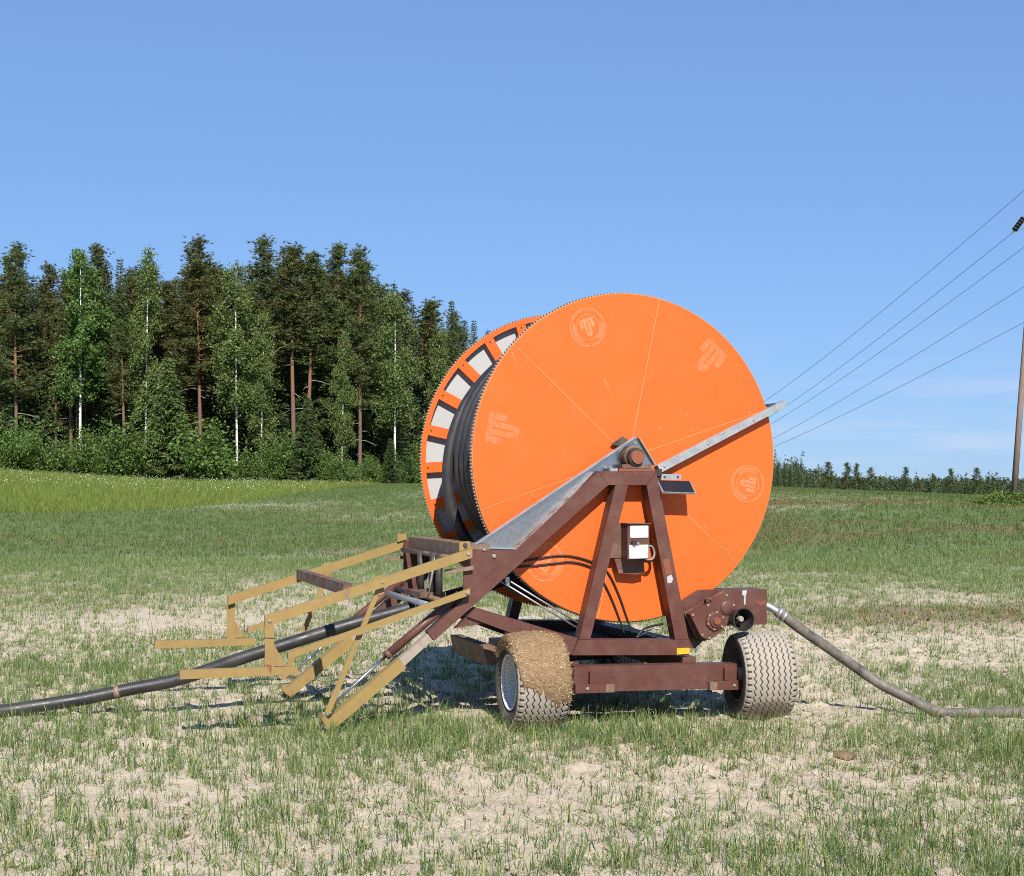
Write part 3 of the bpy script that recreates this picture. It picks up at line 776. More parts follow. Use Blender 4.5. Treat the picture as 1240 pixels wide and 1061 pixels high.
# ---- galvanised chain guard and its folded lip
gd = plate('chain_guard', [(.012, 2.306), (.056, 2.300), (.198, 2.084), (.165, 2.03), (-.10, 1.975), (-.34, 1.84), (-.605, 1.594), (-.9, 1.40), (-1.05, 1.33), (-1.30, 1.405), (-1.385, 1.431)], -.066, -.060, M_GUARD, reel, .001)
plate('guard_lip', [(.012, 2.312), (.012, 2.304), (-1.385, 1.429), (-1.385, 1.437)], -.122, -.060, M_GALV, gd, .001)
plate('guard_lip', [(.050, 2.307), (.058, 2.306), (.205, 2.085), (.197, 2.083)], -.10, -.060, M_GALV, gd, .001)
plate('guard_edge', [(-1.36, 1.424), (-1.04, 1.408), (-1.04, 1.416), (-1.36, 1.432)], -.15, -.061, M_GALV, gd, .001)
for (u, z) in ((.03, 2.262), (.15, 2.075), (-.19, 2.06), (-.235, 2.06)): bolt(gd, u, -.066, z, .011)
plate('guard_bracket', [(-.10, 2.235), (-.02, 2.285), (-.07, 2.315), (-.17, 2.25)], -.05, -.03, M_DARK, gd, .002)
box('clip', (-.23, -.165, 2.029), (-.165, -.12, 2.052), M_GALV, reel, .002)

# ---- bearing on its packing plates
box('packing_plate', (-.155, -.165, 2.0295), (.165, -.055, 2.052), M_RUST, reel, .003)
be = box('bearing_foot', (-.125, -.168, 2.0525), (.125, -.058, 2.085), M_BROWN2, reel, .004)
lathe_a('bearing_housing', [(-.155, .05), (-.155, .078), (-.145, .09), (-.075, .09), (-.065, .078), (-.065, .05)], -.01, 2.148, M_BROWN2, be, 28)
lathe_a('locking_collar', [(-.185, .048), (-.185, .072), (-.156, .074), (-.156, .05)], -.01, 2.148, M_DARK, be, 28)
lathe_a('shaft_end', [(-.192, 0), (-.192, .044), (-.185, .050), (-.12, .050)], -.01, 2.148, M_RUST, be, 24)

# ---- angle bar running back past the rim
ab = plate('support_bar', [(0.223, 2.077), (1.407, 2.636), (1.443, 2.594), (0.253, 2.019)], -.092, -.084, M_GALV, reel, .002)
plate('bar_flange', [(0.223, 2.079), (1.407, 2.638), (1.411, 2.630), (0.227, 2.071)], -.0835, -.030, M_GALV, ab, .001)
for f_ in (.04, .38, .74): bolt(ab, 0.238 + f_ * 1.184, -.092, 2.048 + f_ * 0.559, .010)
box('bar_mount', (.165, -.150, 1.99), (.235, -.093, 2.05), M_DARK, ab, .003)
box('rear_crossbar_angle', (1.385, -.083, 2.595), (1.419, DW + .083, 2.622), M_GALV, reel, .003)
plate('support_bar', [(0.223, 2.077), (1.407, 2.636), (1.443, 2.594), (0.253, 2.019)], DW + .084, DW + .092, M_GALV, reel, .002)

# ---- solar panel on its bracket
def quad_slab(name, P, th, mat, parent):
    P = [Vector(p) for p in P]; n = (P[1] - P[0]).cross(P[3] - P[0]).normalized() * th
    bm = bmesh.new(); f = [bm.verts.new(p) for p in P]; b = [bm.verts.new(p - n) for p in P]
    bm.faces.new(f); bm.faces.new(b[::-1])
    for k in range(4): bm.faces.new((f[k], b[k], b[(k + 1) % 4], f[(k + 1) % 4]))
    return bm_obj(name, bm, mat, parent, .002)
pn = quad_slab('solar_panel', [(.205, -.225, 1.860), (.505, -.225, 1.850), (.505, -.12, 1.950), (.205, -.12, 1.956)], .016, M_GALV, reel)
def mat_cell():
    m, t, b = nodes('solar_cell'); b.inputs['Base Color'].default_value = (.012, .013, .018, 1); b.inputs['Roughness'].default_value = .22; return m
M_CELL = mat_cell()
for k in range(4):
    u0, u1 = .216 + k * .0705, .216 + (k + 1) * .0705 - .003
    quad_slab('solar_cell', [(u0, -.2215, 1.8640 - .01 * k / 4), (u1, -.2215, 1.8635 - .01 * k / 4), (u1, -.1245, 1.9530 - .006 * k / 4), (u0, -.1245, 1.9535 - .006 * k / 4)], -.004, M_CELL, pn)
box('panel_bracket', (.235, -.135, 1.962), (.415, -.125, 2.008), M_GALV, pn, .002)
box('bracket_arm', (.15, -.13, 1.965), (.236, -.10, 2.0), M_BROWN2, pn, .003)
bolt(pn, .265, -.135, 1.985, .010, M_DARK); bolt(pn, .385, -.135, 1.985, .010, M_DARK)

# ---- control box
cb = box('control_box', (-.112, -.24, 1.318), (.080, -.095, 1.603), M_BROWN, reel, .005)
box('mounting_plate', (-.215, -.112, 1.325), (-.02, -.092, 1.600), M_BROWN2, cb, .003)
box('cover', (-.090, -.249, 1.494), (.066, -.2405, 1.588), M_WHITE, cb, .003)
box('cover', (-.098, -.249, 1.326), (.066, -.2405, 1.434), M_WHITE, cb, .003)
lathe_a('knob', [(-.275, 0), (-.275, .018), (-.25, .022), (-.241, .022)], -.062, 1.452, M_BLACKPL, cb, 14)
lathe_a('knob', [(-.265, 0), (-.265, .011), (-.241, .013)], -.030, 1.447, M_GALV, cb, 12)
box('hood', (-.118, -.262, 1.6035), (.086, -.09, 1.609), M_BROWN2, cb, .001)
for k, (rr, ph) in enumerate(((.055, 0), (.062, .5), (.050, 1.1))):
    pts = [(.115 + rr * math.cos(t), -.135 - .012 * k + .01 * math.sin(2 * t + ph), 1.365 + rr * 1.15 * math.sin(t)) for t in np.linspace(0, 2 * math.pi, 25)[:-1]]
    tube('cable_coil', pts, .0075, M_WORN if k != 1 else M_CABLE, reel, 6, True)
plate('tool_bracket', [(-.17, 1.318), (.09, 1.318), (.10, 1.20), (.02, 1.185), (-.13, 1.20)], -.105, -.097, M_BROWN2, cb, .002)
rf = box('reflector', (.355, FA0 - .012, .528), (.468, FA0 - .003, .578), M_REFL, reel, .003)
# peeling sticker on the right upright
plate('worn_sticker', [(.232, 1.31), (.290, 1.318), (.315, 1.19), (.262, 1.178)], FA0 - .0018, FA0 - .0008, M_RUST, reel, 0)
plate('worn_sticker', [(.268, 1.165), (.308, 1.185), (.326, 1.15), (.312, 1.118), (.276, 1.112)], FA0 - .0019, FA0 - .0009, M_BACK, reel, 0)

# ---- pipes and cables
for dz in (0, -.045):
    tube('hydraulic_pipe', [(-1.12, -.045, 1.195 + dz), (-.44, -.045, .785 + dz)], .0075, M_GALV, reel, 8)
box('pipe_clamp', (-1.085, -.056, 1.118), (-1.055, -.034, 1.186), M_GALV, reel, .002)
tube('cable', smooth_path([(-.98, -.026, 1.30), (-.82, -.024, 1.322), (-.65, -.023, 1.345), (-.50, -.024, 1.338), (-.33, -.026, 1.290), (-.20, -.026, 1.21), (-.10, -.025, 1.03), (-.02, -.024, .82), (.02, -.03, .70)]), .0085, M_CABLE, reel, 6)
tube('cable', smooth_path([(-.98, -.026, 1.262), (-.82, -.024, 1.270), (-.65, -.023, 1.285), (-.50, -.024, 1.292), (-.33, -.026, 1.245), (-.26, -.026, 1.17), (-.17, -.025, 1.01), (-.09, -.024, .82), (-.05, -.03, .70)]), .0085, M_CABLE, reel, 6)
tube('cable', smooth_path([(.06, -.03, .66), (.12, -.02, .72), (.20, 0, .745), (.32, .02, .76)]), .010, M_CABLE, reel, 6)
tube('grease_pipe', smooth_path([(.10, .02, .66), (.2, .03, .71), (.33, .03, .725)]), .007, M_GALV, reel, 6)

# ---- gearbox, PTO shield and inlet housing
gb = plate('gearbox', [(.775, 1.027), (.835, .985), (.853, .930), (.752, .722), (.612, .642), (.540, .672), (.438, .862)], -.255, -.13, M_BROWN, reel, .012)
plate('gearbox_flange', [(.785, 1.040), (.850, .995), (.868, .928), (.762, .710), (.610, .625), (.530, .658), (.422, .866)], -.175, -.160, M_BROWN2, gb, .004)
lathe_a('bearing_cap', [(-.290, .028), (-.290, .052), (-.278, .056), (-.272, .078), (-.256, .085)], .661, .803, M_BROWN, gb, 28)
lathe_a('shaft_end', [(-.305, 0), (-.305, .03), (-.27, .034)], .661, .803, M_RUST, gb, 18)
lathe_a('end_cap', [(-.272, 0), (-.272, .045), (-.265, .056), (-.256, .058)], .772, .905, M_BROWN, gb, 28)
for k in range(6):
    t = R(60 * k + 20); bolt(gb, .661 + .072 * math.cos(t), -.272, .803 + .072 * math.sin(t), .009)
for (u, z) in ((.77, 1.008), (.835, .925), (.748, .742), (.612, .662), (.548, .69), (.462, .855), (.60, .93)): bolt(gb, u, -.255, z, .010)
tube('lifting_eye', [(.60, -.20, .945), (.585, -.24, .985), (.62, -.26, .985), (.64, -.24, .95)], .010, M_BROWN2, gb, 8)
plate('gearbox_bracket', [(.40, .57), (.395, .93), (.60, 1.045), (.80, 1.045), (.80, .76), (.56, .56)], -.10, -.06, M_BROWN, reel, .004)
hb = box('inlet_housing', (.802, -.128, .742), (1.218, .14, 1.037), M_BROWN, reel, .006)
plate('paint_scrape', [(.985, 1.034), (1.03, 1.034), (1.018, .99), (1.02, .93), (1.008, .905), (.998, .94), (1.004, .985), (.982, 1.0)], -.1306, -.1285, M_BACK, hb, 0)
plate('rust_patch', [(1.12, .945), (1.17, .93), (1.205, .955), (1.20, .915), (1.15, .908), (1.11, .93)], -.1306, -.1285, M_RUST, hb, 0)
plate('housing_edge', [(1.016, .75), (1.024, .75), (1.024, .985), (1.016, .985)], -.136, -.1275, M_BROWN, hb, .002)
sh = lathe_a('pto_shield', [(-.20, .066), (-.35, .088), (-.375, .096), (-.385, .096), (-.385, .088), (-.345, .080), (-.215, .060)], .862, .816, M_BLACKPL, reel, 32)
lathe_a('shield_back', [(-.214, 0), (-.214, .061)], .862, .816, M_WORN, sh, 24)
lathe_a('pto_stub', [(-.345, 0), (-.345, .020), (-.335, .025), (-.215, .025)], .862, .816, M_WORN, sh, 12, False)

# ---- chassis with turntable
ax = plate('axle_beam', [(-.60, .483), (.845, .446), (.872, .242), (-.60, .278)], -.295, -.16, M_BROWN, reel, .006)
plate('clamp', [(-.60, .345), (-.30, .338), (-.30, .268), (-.60, .275)], -.335, -.296, M_BROWN, ax, .004)
plate('clamp', [(.63, .318), (.885, .31), (.885, .236), (.63, .242)], -.335, -.296, M_BROWN, ax, .004)
plate('clamp_end', [(-.345, .336), (-.27, .334), (-.27, .27), (-.345, .272)], -.342, -.296, M_OLIVE, ax, .003)
plate('clamp_end', [(.575, .312), (.64, .31), (.64, .246), (.575, .248)], -.342, -.296, M_OLIVE, ax, .003)
plate('web', [(-.475, .44), (-.468, .44), (-.44, .346), (-.475, .346)], -.33, -.296, M_BROWN, ax, 0)
plate('web', [(.715, .42), (.722, .42), (.745, .32), (.715, .32)], -.33, -.296, M_BROWN, ax, 0)
bolt(ax, -.50, -.335, .308, .013, M_GALV); bolt(ax, .80, -.335, .275, .013, M_GALV)
plate('spindle_bracket', [(.846, .42), (.93, .40), (.955, .30), (.945, .25), (.873, .25)], -.30, -.17, M_WORN, ax, .004)
tube('stub_axle', [(-.60, -.23, .372), (-.86, -.23, .372)], .045, M_BROWN2, ax, 14)
tube('stub_axle', [(.85, -.23, .335), (1.02, -.23, .335)], .045, M_BROWN2, ax, 14)
for u0 in (-.62, .42):
    box('chassis_rail', (u0, -.155, .37), (u0 + .12, 1.80, .50), M_BROWN, reel, .006)
plate('outrigger', [(-1.16, .60), (-1.06, .60), (-1.02, .44), (-1.12, .44)], .30, 1.25, M_OLIVE, reel, .005)
plate('outrigger_tie', [(-1.06, .58), (-.62, .49), (-.62, .40), (-1.04, .46)], .42, .56, M_OLIVE, reel, .005)
box('rear_axle_beam', (-.12, 1.66, .27), (.75, 1.80, .37), M_BROWN, reel, .006)
# turntable lies flat
V = []; F = []
prof = [(.0, .505), (.52, .505), (.52, .53), (.60, .53), (.60, .551), (0, .551)]
for s in range(48):
    a = 2 * math.pi * s / 48
    for (r_, z_) in prof: V.append((-.05 + r_ * math.cos(a), .765 + r_ * math.sin(a), z_))
for s in range(48):
    for k in range(len(prof) - 1): F.append((s * 6 + k, s * 6 + k + 1, ((s + 1) % 48) * 6 + k + 1, ((s + 1) % 48) * 6 + k))
ob('turntable', mesh('turntable', V, F, M_DARK), reel)
box('turntable_frame', (-.56, -.05, .552), (.30, 1.58, .564), M_DARK, reel, .002)

# ---- wheels
def tyre_mesh():
    na = 480; pr = []
    hw = .185
    pr += [(-.135, .206, 0), (-.150, .208, 0), (-.158, .222, 0), (-.168, .245, 0), (-.179, .275, 0), (-.185, .302, 0), (-.1845, .325, 0), (-.178, .345, .5)]
    for x in np.linspace(-.172, .172, 150): pr.append((x, None, 1))
    pr += [(-q[0], q[1], q[2]) for q in pr[:8][::-1]]
    x = np.array([p[0] for p in pr]); n = len(pr)
    crown = .380 - .9 * np.abs(x) ** 2.0 - np.where(np.abs(x) > .135, ((np.abs(x) - .135) / .04) ** 2 * .006, 0)
    rad = np.array([p[1] if p[1] is not None else 0 for p in pr]); tr = np.array([p[2] for p in pr], float)
    rad = np.where(tr == 1, crown, rad)
    ph = np.arange(na) / na * 2 * np.pi
    X, P = np.meshgrid(x, ph); Rr = np.tile(rad, (na, 1)); T = np.tile(tr, (na, 1))
    tri = np.sin(P * 40)
    g = np.zeros_like(X)
    for xc in np.linspace(-.125, .125, 7): g = np.maximum(g, np.exp(-((X - xc - tri * .0058) / .0042) ** 4))
    sh = (np.abs(X) > .146) & (np.abs(X) < .176); lug = np.clip(np.sin(P * 40) * 2.5 - 1.0, 0, 1) * sh
    g = np.maximum(g * (T == 1), lug * .9)
    Rr = Rr - .012 * g
    sq = np.clip((-np.sin(P) * Rr - .352), 0, 1) * .6              # flattened where it stands
    V = np.stack([X * (1 + sq * .8), -np.cos(P) * Rr, np.sin(P) * Rr + sq], -1).reshape(-1, 3)
    i = np.arange(na * n).reshape(na, n); i2 = np.roll(i, -1, 0)
    F = np.stack([i[:, :-1].ravel(), i2[:, :-1].ravel(), i2[:, 1:].ravel(), i[:, 1:].ravel()], 1)
    me = mesh_np('tyre', V, F, M_TYRE, True)
    at = me.attributes.new('groove', 'FLOAT', 'POINT')
    base = np.where(T == 1, .5 + .5 * (1 - np.clip((np.abs(X) - .15) / .02, 0, 1)), .45 * (T > 0) + .35)
    at.data.foreach_set('value', np.clip(base * (1 - g), 0, 1).ravel().astype(np.float32))
    return me
TYRE = tyre_mesh()
def lathe_x(name, prof, mat, parent, seg=48):
    V = []; F = []; n = len(prof)
    for s in range(seg):
        a = 2 * math.pi * s / seg
        for (x, r_) in prof: V.append((x, r_ * math.cos(a), r_ * math.sin(a)))
    for s in range(seg):
        for k in range(n - 1): F.append((s * n + k, s * n + k + 1, ((s + 1) % seg) * n + k + 1, ((s + 1) % seg) * n + k))
    me = mesh(name, V, F, mat, True)
    bm = bmesh.new(); bm.from_mesh(me); bmesh.ops.remove_doubles(bm, verts=bm.verts, dist=1e-5); bmesh.ops.recalc_face_normals(bm, faces=bm.faces); bm.to_mesh(me); bm.free()
    try: me.set_sharp_from_angle(angle=R(40))
    except Exception: pass
    return ob(name, me, parent)
def wheel(u, a, z, outer, label, yaw=0.0, rimm=None):
    M_R = rimm or M_RIM
    """outer: -1 when the dished outer face looks to -u"""
    t = ob('wheel', TYRE, reel); t.location = (u, a, z); t['label'] = label
    t.rotation_euler = (R(41), 0, math.pi + R(yaw)) if outer > 0 else (0, 0, R(yaw))
    rm = lathe_x('rim', [(-.165, .222), (-.170, .214), (-.165, .205), (-.145, .200), (-.10, .186), (-.02, .182), (.03, .182), (.09, .190), (.145, .202), (.165, .206), (.170, .214), (.165, .222)], M_R, t)
    lathe_x('wheel_disc', [(.075, .184), (.078, .150), (.098, .125), (.095, .075), (.085, .05), (.08, .03)], M_R, t)
    hb_ = lathe_x('hub', [(.13, 0), (.13, .055), (.10, .06), (.055, .052), (.045, .040), (.042, 0)], M_WORN, t, 24)
    for k in range(6):
        q = R(60 * k); V, F = tube_geo([(.10, .088 * math.cos(q), .088 * math.sin(q)), (.072, .088 * math.cos(q), .088 * math.sin(q))], .011, 6)
        ob('wheel_nut', mesh('wheel_nut', V, F, M_WORN), t)
    return t
wl = wheel(-.925, -.23, .372, -1, 'front left wheel caked with dried mud and straw', -3)
wr = wheel(1.085, -.23, .335, 1, 'front right wheel with bare dusty zigzag tread', -10, M_RIMSH)
for (u_, z_, s_) in ((-.22, .30, -1), (.66, .285, 1)):
    w_ = wheel(u_, 1.73, z_, s_, 'wheel under the back of the chassis', 0, M_RIMSH); w_.scale = (.8, .8, .8)
wl.scale = (1.16, 1, 1); wr.scale = (1.20, .975, .975)
# mud cake over the left wheel
def mud():
    r = np.random.default_rng(5)
    nx, npn = 70, 200
    sx_ = np.array([0, .12, .22, .30, .38, .5, .62, .74, .86, .95, 1.0])
    px_ = np.array([-.186, -.192, -.186, -.168, -.140, -.07, 0, .07, .14, .172, .188])
    pr_ = np.array([.262, .312, .346, .3585, .3660, .3765, .380, .3765, .3640, .352, .338])
    sv = np.linspace(0, 1, nx); xs = np.interp(sv, sx_, px_); P0 = []
    lo_ = np.interp(sv, [0, .15, .28, .4, .55, .62, .72, .85, 1.0], [64, 34, 14, 2, -4, -9, -19, -23, -24])
    for i in range(nx):
        lo = lo_[i] + 7 * (float(vnoise(sv[i] * 17, 2.0, 3)) - .5) * 2 + 4 * (float(vnoise(sv[i] * 50, 5.0, 4)) - .5) * 2
        P0.append(np.radians(np.linspace(lo, 168 - .5 * max(lo, 0), npn)))
    P0 = np.array(P0); X = np.tile(xs[:, None], (1, npn)); rad = np.tile(np.interp(sv, sx_, pr_)[:, None], (1, npn))
    nn = fbm(X * 30, P0 * 11, 71, 4); n3 = fbm(X * 110, P0 * 42, 73, 2)
    k = np.arange(npn)[None]; edge = np.minimum(np.minimum(k, npn - 1 - k) / 12.0, 1.0) * np.minimum(np.minimum(np.arange(nx), nx - 1 - np.arange(nx)) / 4.0, 1.0)[:, None]
    rad = rad - .006 + (.008 + .015 * nn + .010 * n3) * np.sqrt(edge)
    V = np.stack([X, -np.cos(P0) * rad, np.sin(P0) * rad], -1).reshape(-1, 3)
    i = np.arange(nx * npn).reshape(nx, npn); F = np.stack([i[:-1, :-1].ravel(), i[:-1, 1:].ravel(), i[1:, 1:].ravel(), i[1:, :-1].ravel()], 1)
    o = ob('mud_cake', mesh_np('mud_cake', V, F, M_MUD, True), wl)
    # straw in it
    n = 2600; ii = r.integers(0, nx, n); jj = r.integers(4, npn - 2, n); B = V.reshape(nx, npn, 3)[ii, jj]
    nrm = B.copy(); nrm[:, 0] *= .2; nrm /= np.linalg.norm(nrm, axis=1)[:, None]
    d = r.normal(0, 1, (n, 3)); d -= nrm * (d * nrm).sum(1)[:, None] * .85; d /= np.linalg.norm(d, axis=1)[:, None]
    w = np.cross(d, nrm); w /= np.linalg.norm(w, axis=1)[:, None]
    ln = r.uniform(.010, .032, n)[:, None]; wd_ = r.uniform(.001, .0028, n)[:, None]; B = B + nrm * .003
    V2 = np.stack([B - w * wd_, B + w * wd_, B + d * ln + nrm * .004], 1).reshape(-1, 3)
    s = ob('straw', mesh_np('straw', V2, np.arange(3 * n).reshape(-1, 3), M_STRAW), wl); s['kind'] = 'stuff'
M_STRAW = mat_leaf('straw_in_mud', (.16, .09, .045), (.38, .26, .14), (.58, .46, .30), .1)
mud()

# ------------------------------------------------------------------ hoses
hose = empty('irrigation_hose', (AX, AY, 0), TH)
tag(hose, 'black plastic hose wound on the orange drum and trailing left across the field', 'hose')
def turn(a, r_, wob, seed, sag=0.0):
    rr = random.Random(seed); p1, p2 = rr.uniform(0, 6), rr.uniform(0, 6)
    pts = []
    for k in range(96):
        t = 2 * math.pi * k / 96
        q = r_ + wob * math.sin(2 * t + p1) + wob * .6 * math.sin(5 * t + p2) - sag * max(0, math.cos(t - R(75)))
        pts.append((q * math.cos(t), a + .6 * wob * math.sin(3 * t + p2), CZ + q * math.sin(t)))
    tube('wound_turn', pts, .051, M_HOSE, hose, 12, True)
LOOP = ([0, 110, 131, 145, 158, 170, 178, 186, 200, 225, 260, 310, 360], [1.10, 1.10, 1.135, 1.153, 1.208, 1.228, 1.255, 1.277, 1.308, 1.305, 1.25, 1.14, 1.10])
def loose(a, table, k0):
    pts = []
    for k in range(120):
        t = 2 * math.pi * k / 120; q = float(np.mean([np.interp((math.degrees(t) + d) % 360, *table) for d in (-9, -4, 0, 4, 9)]))
        pts.append((q * math.cos(t), a + .02 * math.sin(t + k0), CZ + q * math.sin(t)))
    tube('wound_turn', pts, .051, M_HOSE, hose, 14, True)
a_ = .11; k = 0
while a_ < 1.45:
    turn(a_, (1.02 if a_ < 1.0 else .99), .006, k); a_ += .104; k += 1
loose(.955, LOOP, 0)
loose(.50, ([0, 120, 150, 180, 200, 215, 250, 360], [1.10, 1.10, 1.12, 1.175, 1.17, 1.12, 1.10, 1.10]), 1)
for k, (a_, r_) in enumerate(((.85, 1.195), (.745, 1.185), (.64, 1.175), (.395, 1.15), (.29, 1.15), (.185, 1.14))):
    loose(a_, ([0, 105, 130, 160, 190, 205, 222, 250, 360], [1.10, 1.10, r_ - .055, r_ - .005, r_, r_ - .03, 1.10, 1.09, 1.10]), k)
def LG(u, a, dz):
    w = LW(u, a, 0); return (u, a, float(gz(w[0], w[1])) + dz)
run = [(-.55, .80, 1.18), (-.95, .80, 1.06), (-1.30, .80, .975), (-1.625, .80, .890), (-2.217, .80, .748), (-2.65, .82, .625), (-3.05, .88, .505), (-3.518, 1.0, .345), (-3.89, 1.07, .275), (-4.27, 1.12, .205), (-4.59, 1.14, .165), LG(-4.90, 1.12, .052), LG(-5.40, 1.0, .045), LG(-6.1, .85, .045), LG(-7.2, .7, .045), LG(-9.0, .6, .045)]
tube('hose_run', smooth_path(run, 8), .052, M_HOSE, hose, 14)
for (u, a, z, u2, a2, z2) in ((-3.98, 1.084, .258, -4.02, 1.09, .251), ):
    tube('hose_band', [(u, a, z), (u2, a2, z2)], .0535, M_OLIVE, hose, 14)

sup = empty('supply_hose', LW(1.24, -.02, 0), TH)
tag(sup, 'grey weathered rubber supply hose running from the reel to the right edge', 'hose')
ou, oa = 1.24, -.02
def SL(u, a, z): return (u - ou, a - oa, z)
def SG(u, a, dz):
    w = LW(u, a, 0); return SL(u, a, float(gz(w[0], w[1])) + dz)
tube('elbow_pipe', smooth_path([SL(1.219, -.02, .895), SL(1.27, -.04, .890), SL(1.33, -.07, .855), SL(1.40, -.10, .80)], 5), .030, M_GALV, sup, 14)
tube('hose_clamp', [SL(1.352, -.086, .840), SL(1.372, -.094, .824)], .049, M_GALV, sup, 14)
tube('hose_clamp', [SL(1.388, -.100, .812), SL(1.408, -.106, .797)], .049, M_GALV, sup, 14)
tube('hose_body', smooth_path([SL(1.34, -.08, .850), SL(1.55, -.12, .69), SL(1.80, -.14, .525), SL(2.03, -.20, .36), SL(2.22, -.30, .215), SG(2.42, -.44, .12), SG(2.62, -.54, .05), SG(2.85, -.62, .042), SG(3.2, -.65, .042), SG(3.7, -.72, .042), SG(4.8, -1.0, .042), SG(7.0, -1.3, .042)], 8), .044, M_RHOSE, sup, 14)

# ------------------------------------------------------------------ trees
def rot_frame(d):
    d = d / np.linalg.norm(d); u = np.array([0, 0, 1.0]) if abs(d[2]) < .9 else np.array([1.0, 0, 0])
    x = np.cross(u, d); x /= np.linalg.norm(x); return x, np.cross(d, x)

class Limbs:
    def __init__(s): s.V = []; s.F = []
    def add(s, pts, r0, r1, seg=5):
        n = len(pts); rr = [r0 + (r1 - r0) * k / (n - 1) for k in range(n)]
        V, F = tube_geo([tuple(p) for p in pts], rr, seg, False, False); b = len(s.V)
        s.V += V; s.F += [tuple(i + b for i in f) for f in F]
    def mesh(s, name, mat): return mesh(name, s.V, s.F, mat, True)

def trunk_pts(h, r, bend=.25, n=9):
    ph = r.uniform(0, 6.28); k = r.uniform(.4, 1.0) * bend
    return np.array([[k * math.sin(ph) * math.sin(2.2 * s) * s, k * math.cos(ph) * math.sin(2.6 * s) * s, h * s] for s in np.linspace(0, 1, n)])
def at_h(tp, s):
    k = s * (len(tp) - 1); i = min(int(k), len(tp) - 2); return tp[i] + (tp[i + 1] - tp[i]) * (k - i)

def cards(P, D, Wd, ln, w):
    """narrow triangles from P along D"""
    V = np.stack([P - Wd * w[:, None], P + Wd * w[:, None], P + D * ln[:, None]], 1); return V.reshape(-1, 3)

def tri_mesh(name, V, mat): return mesh_np(name, V, np.arange(len(V)).reshape(-1, 3), mat)
def quads(name, P, N1, N2, s, mat):
    V = np.stack([P - N1 * s, P - N2 * s * .55, P + N1 * s, P + N2 * s * .55], 1).reshape(-1, 3)
    return mesh_np(name, V, np.arange(len(V)).reshape(-1, 4), mat)
def rdir(r, n):
    d = r.normal(0, 1, (n, 3)); return d / np.linalg.norm(d, axis=1)[:, None]
def perp(r, d):
    w = np.cross(d, rdir(r, len(d))); return w / (np.linalg.norm(w, axis=1)[:, None] + 1e-9)

def make_pine(seed, h=20., start=.42, width=2.3, mat=None, dens=1.0, tuft=.30, dead=5, rad=.19):
    r = np.random.default_rng(seed); tp = trunk_pts(h, r, .5); lb = Limbs(); lb.add(tp, rad, .03, 8)
    dd = Limbs(); C = []
    nb = int(66 * dens); tap = r.uniform(.55, .85)
    for k in range(nb):
        s = start + (1 - start) * ((k + r.uniform(0, 1)) / nb) ** .92
        q = (s - start) / (1 - start)
        L_ = width * 1.12 * ((1 - q) ** tap * (.6 + .4 * min(1, q / .22))) * r.uniform(.5, 1.15) + .16
        az = r.uniform(0, 6.283); up = -.12 + .75 * q + r.normal(0, .14)
        b = at_h(tp, s); pts = []
        for m in range(5):
            f = m / 4; pts.append(b + np.array([math.cos(az) * L_ * f, math.sin(az) * L_ * f, L_ * (up * f + .22 * f * f)]))
        pts = np.array(pts); lb.add(pts, .045 * (1.2 - q) + .012, .008, 4)
        nt_ = int((16 + 15 * L_))
        f = r.uniform(.25, 1.05, nt_) ** .8; i = np.clip((f * 4).astype(int), 0, 3)
        base = pts[i] + (pts[i + 1] - pts[i]) * (f * 4 - i)[:, None]
        side = r.normal(0, 1, (nt_, 3)) * np.array([.26, .26, .15]) * (.5 + f)[:, None]
        C.append(base + side)
    C = np.concatenate(C); n = len(C); per = 9
    P = np.repeat(C, per, 0); D = rdir(r, n * per); D[:, 2] = np.abs(D[:, 2]) * .8 + .12 * D[:, 2]; D /= np.linalg.norm(D, axis=1)[:, None]
    V = cards(P, D, perp(r, D), r.uniform(.6, 1.25, n * per) * tuft, r.uniform(.020, .046, n * per))
    for k in range(dead):
        s = r.uniform(.10, start + .05); az = r.uniform(0, 6.283); L_ = r.uniform(.8, 2.4); b = at_h(tp, s)
        dd.add(np.array([b + np.array([math.cos(az) * L_ * f, math.sin(az) * L_ * f, L_ * (.1 * f - .35 * f * f) + r.normal(0, .06)]) for f in np.linspace(0, 1, 4)]), .03, .008, 4)
        m = b + np.array([math.cos(az), math.sin(az), -.1]) * L_ * .5
        dd.add(np.array([m, m + np.array([math.cos(az + .8), math.sin(az + .8), r.uniform(-.6, .3)]) * L_ * .4]), .018, .006, 3)
    parts = [('trunk', lb.mesh('trunk', M_PBARK)), ('crown', tri_mesh('crown', V, mat or M_PINE))]
    if dead: parts.append(('dead_branches', dd.mesh('dead_branches', M_DEAD)))
    return parts, h

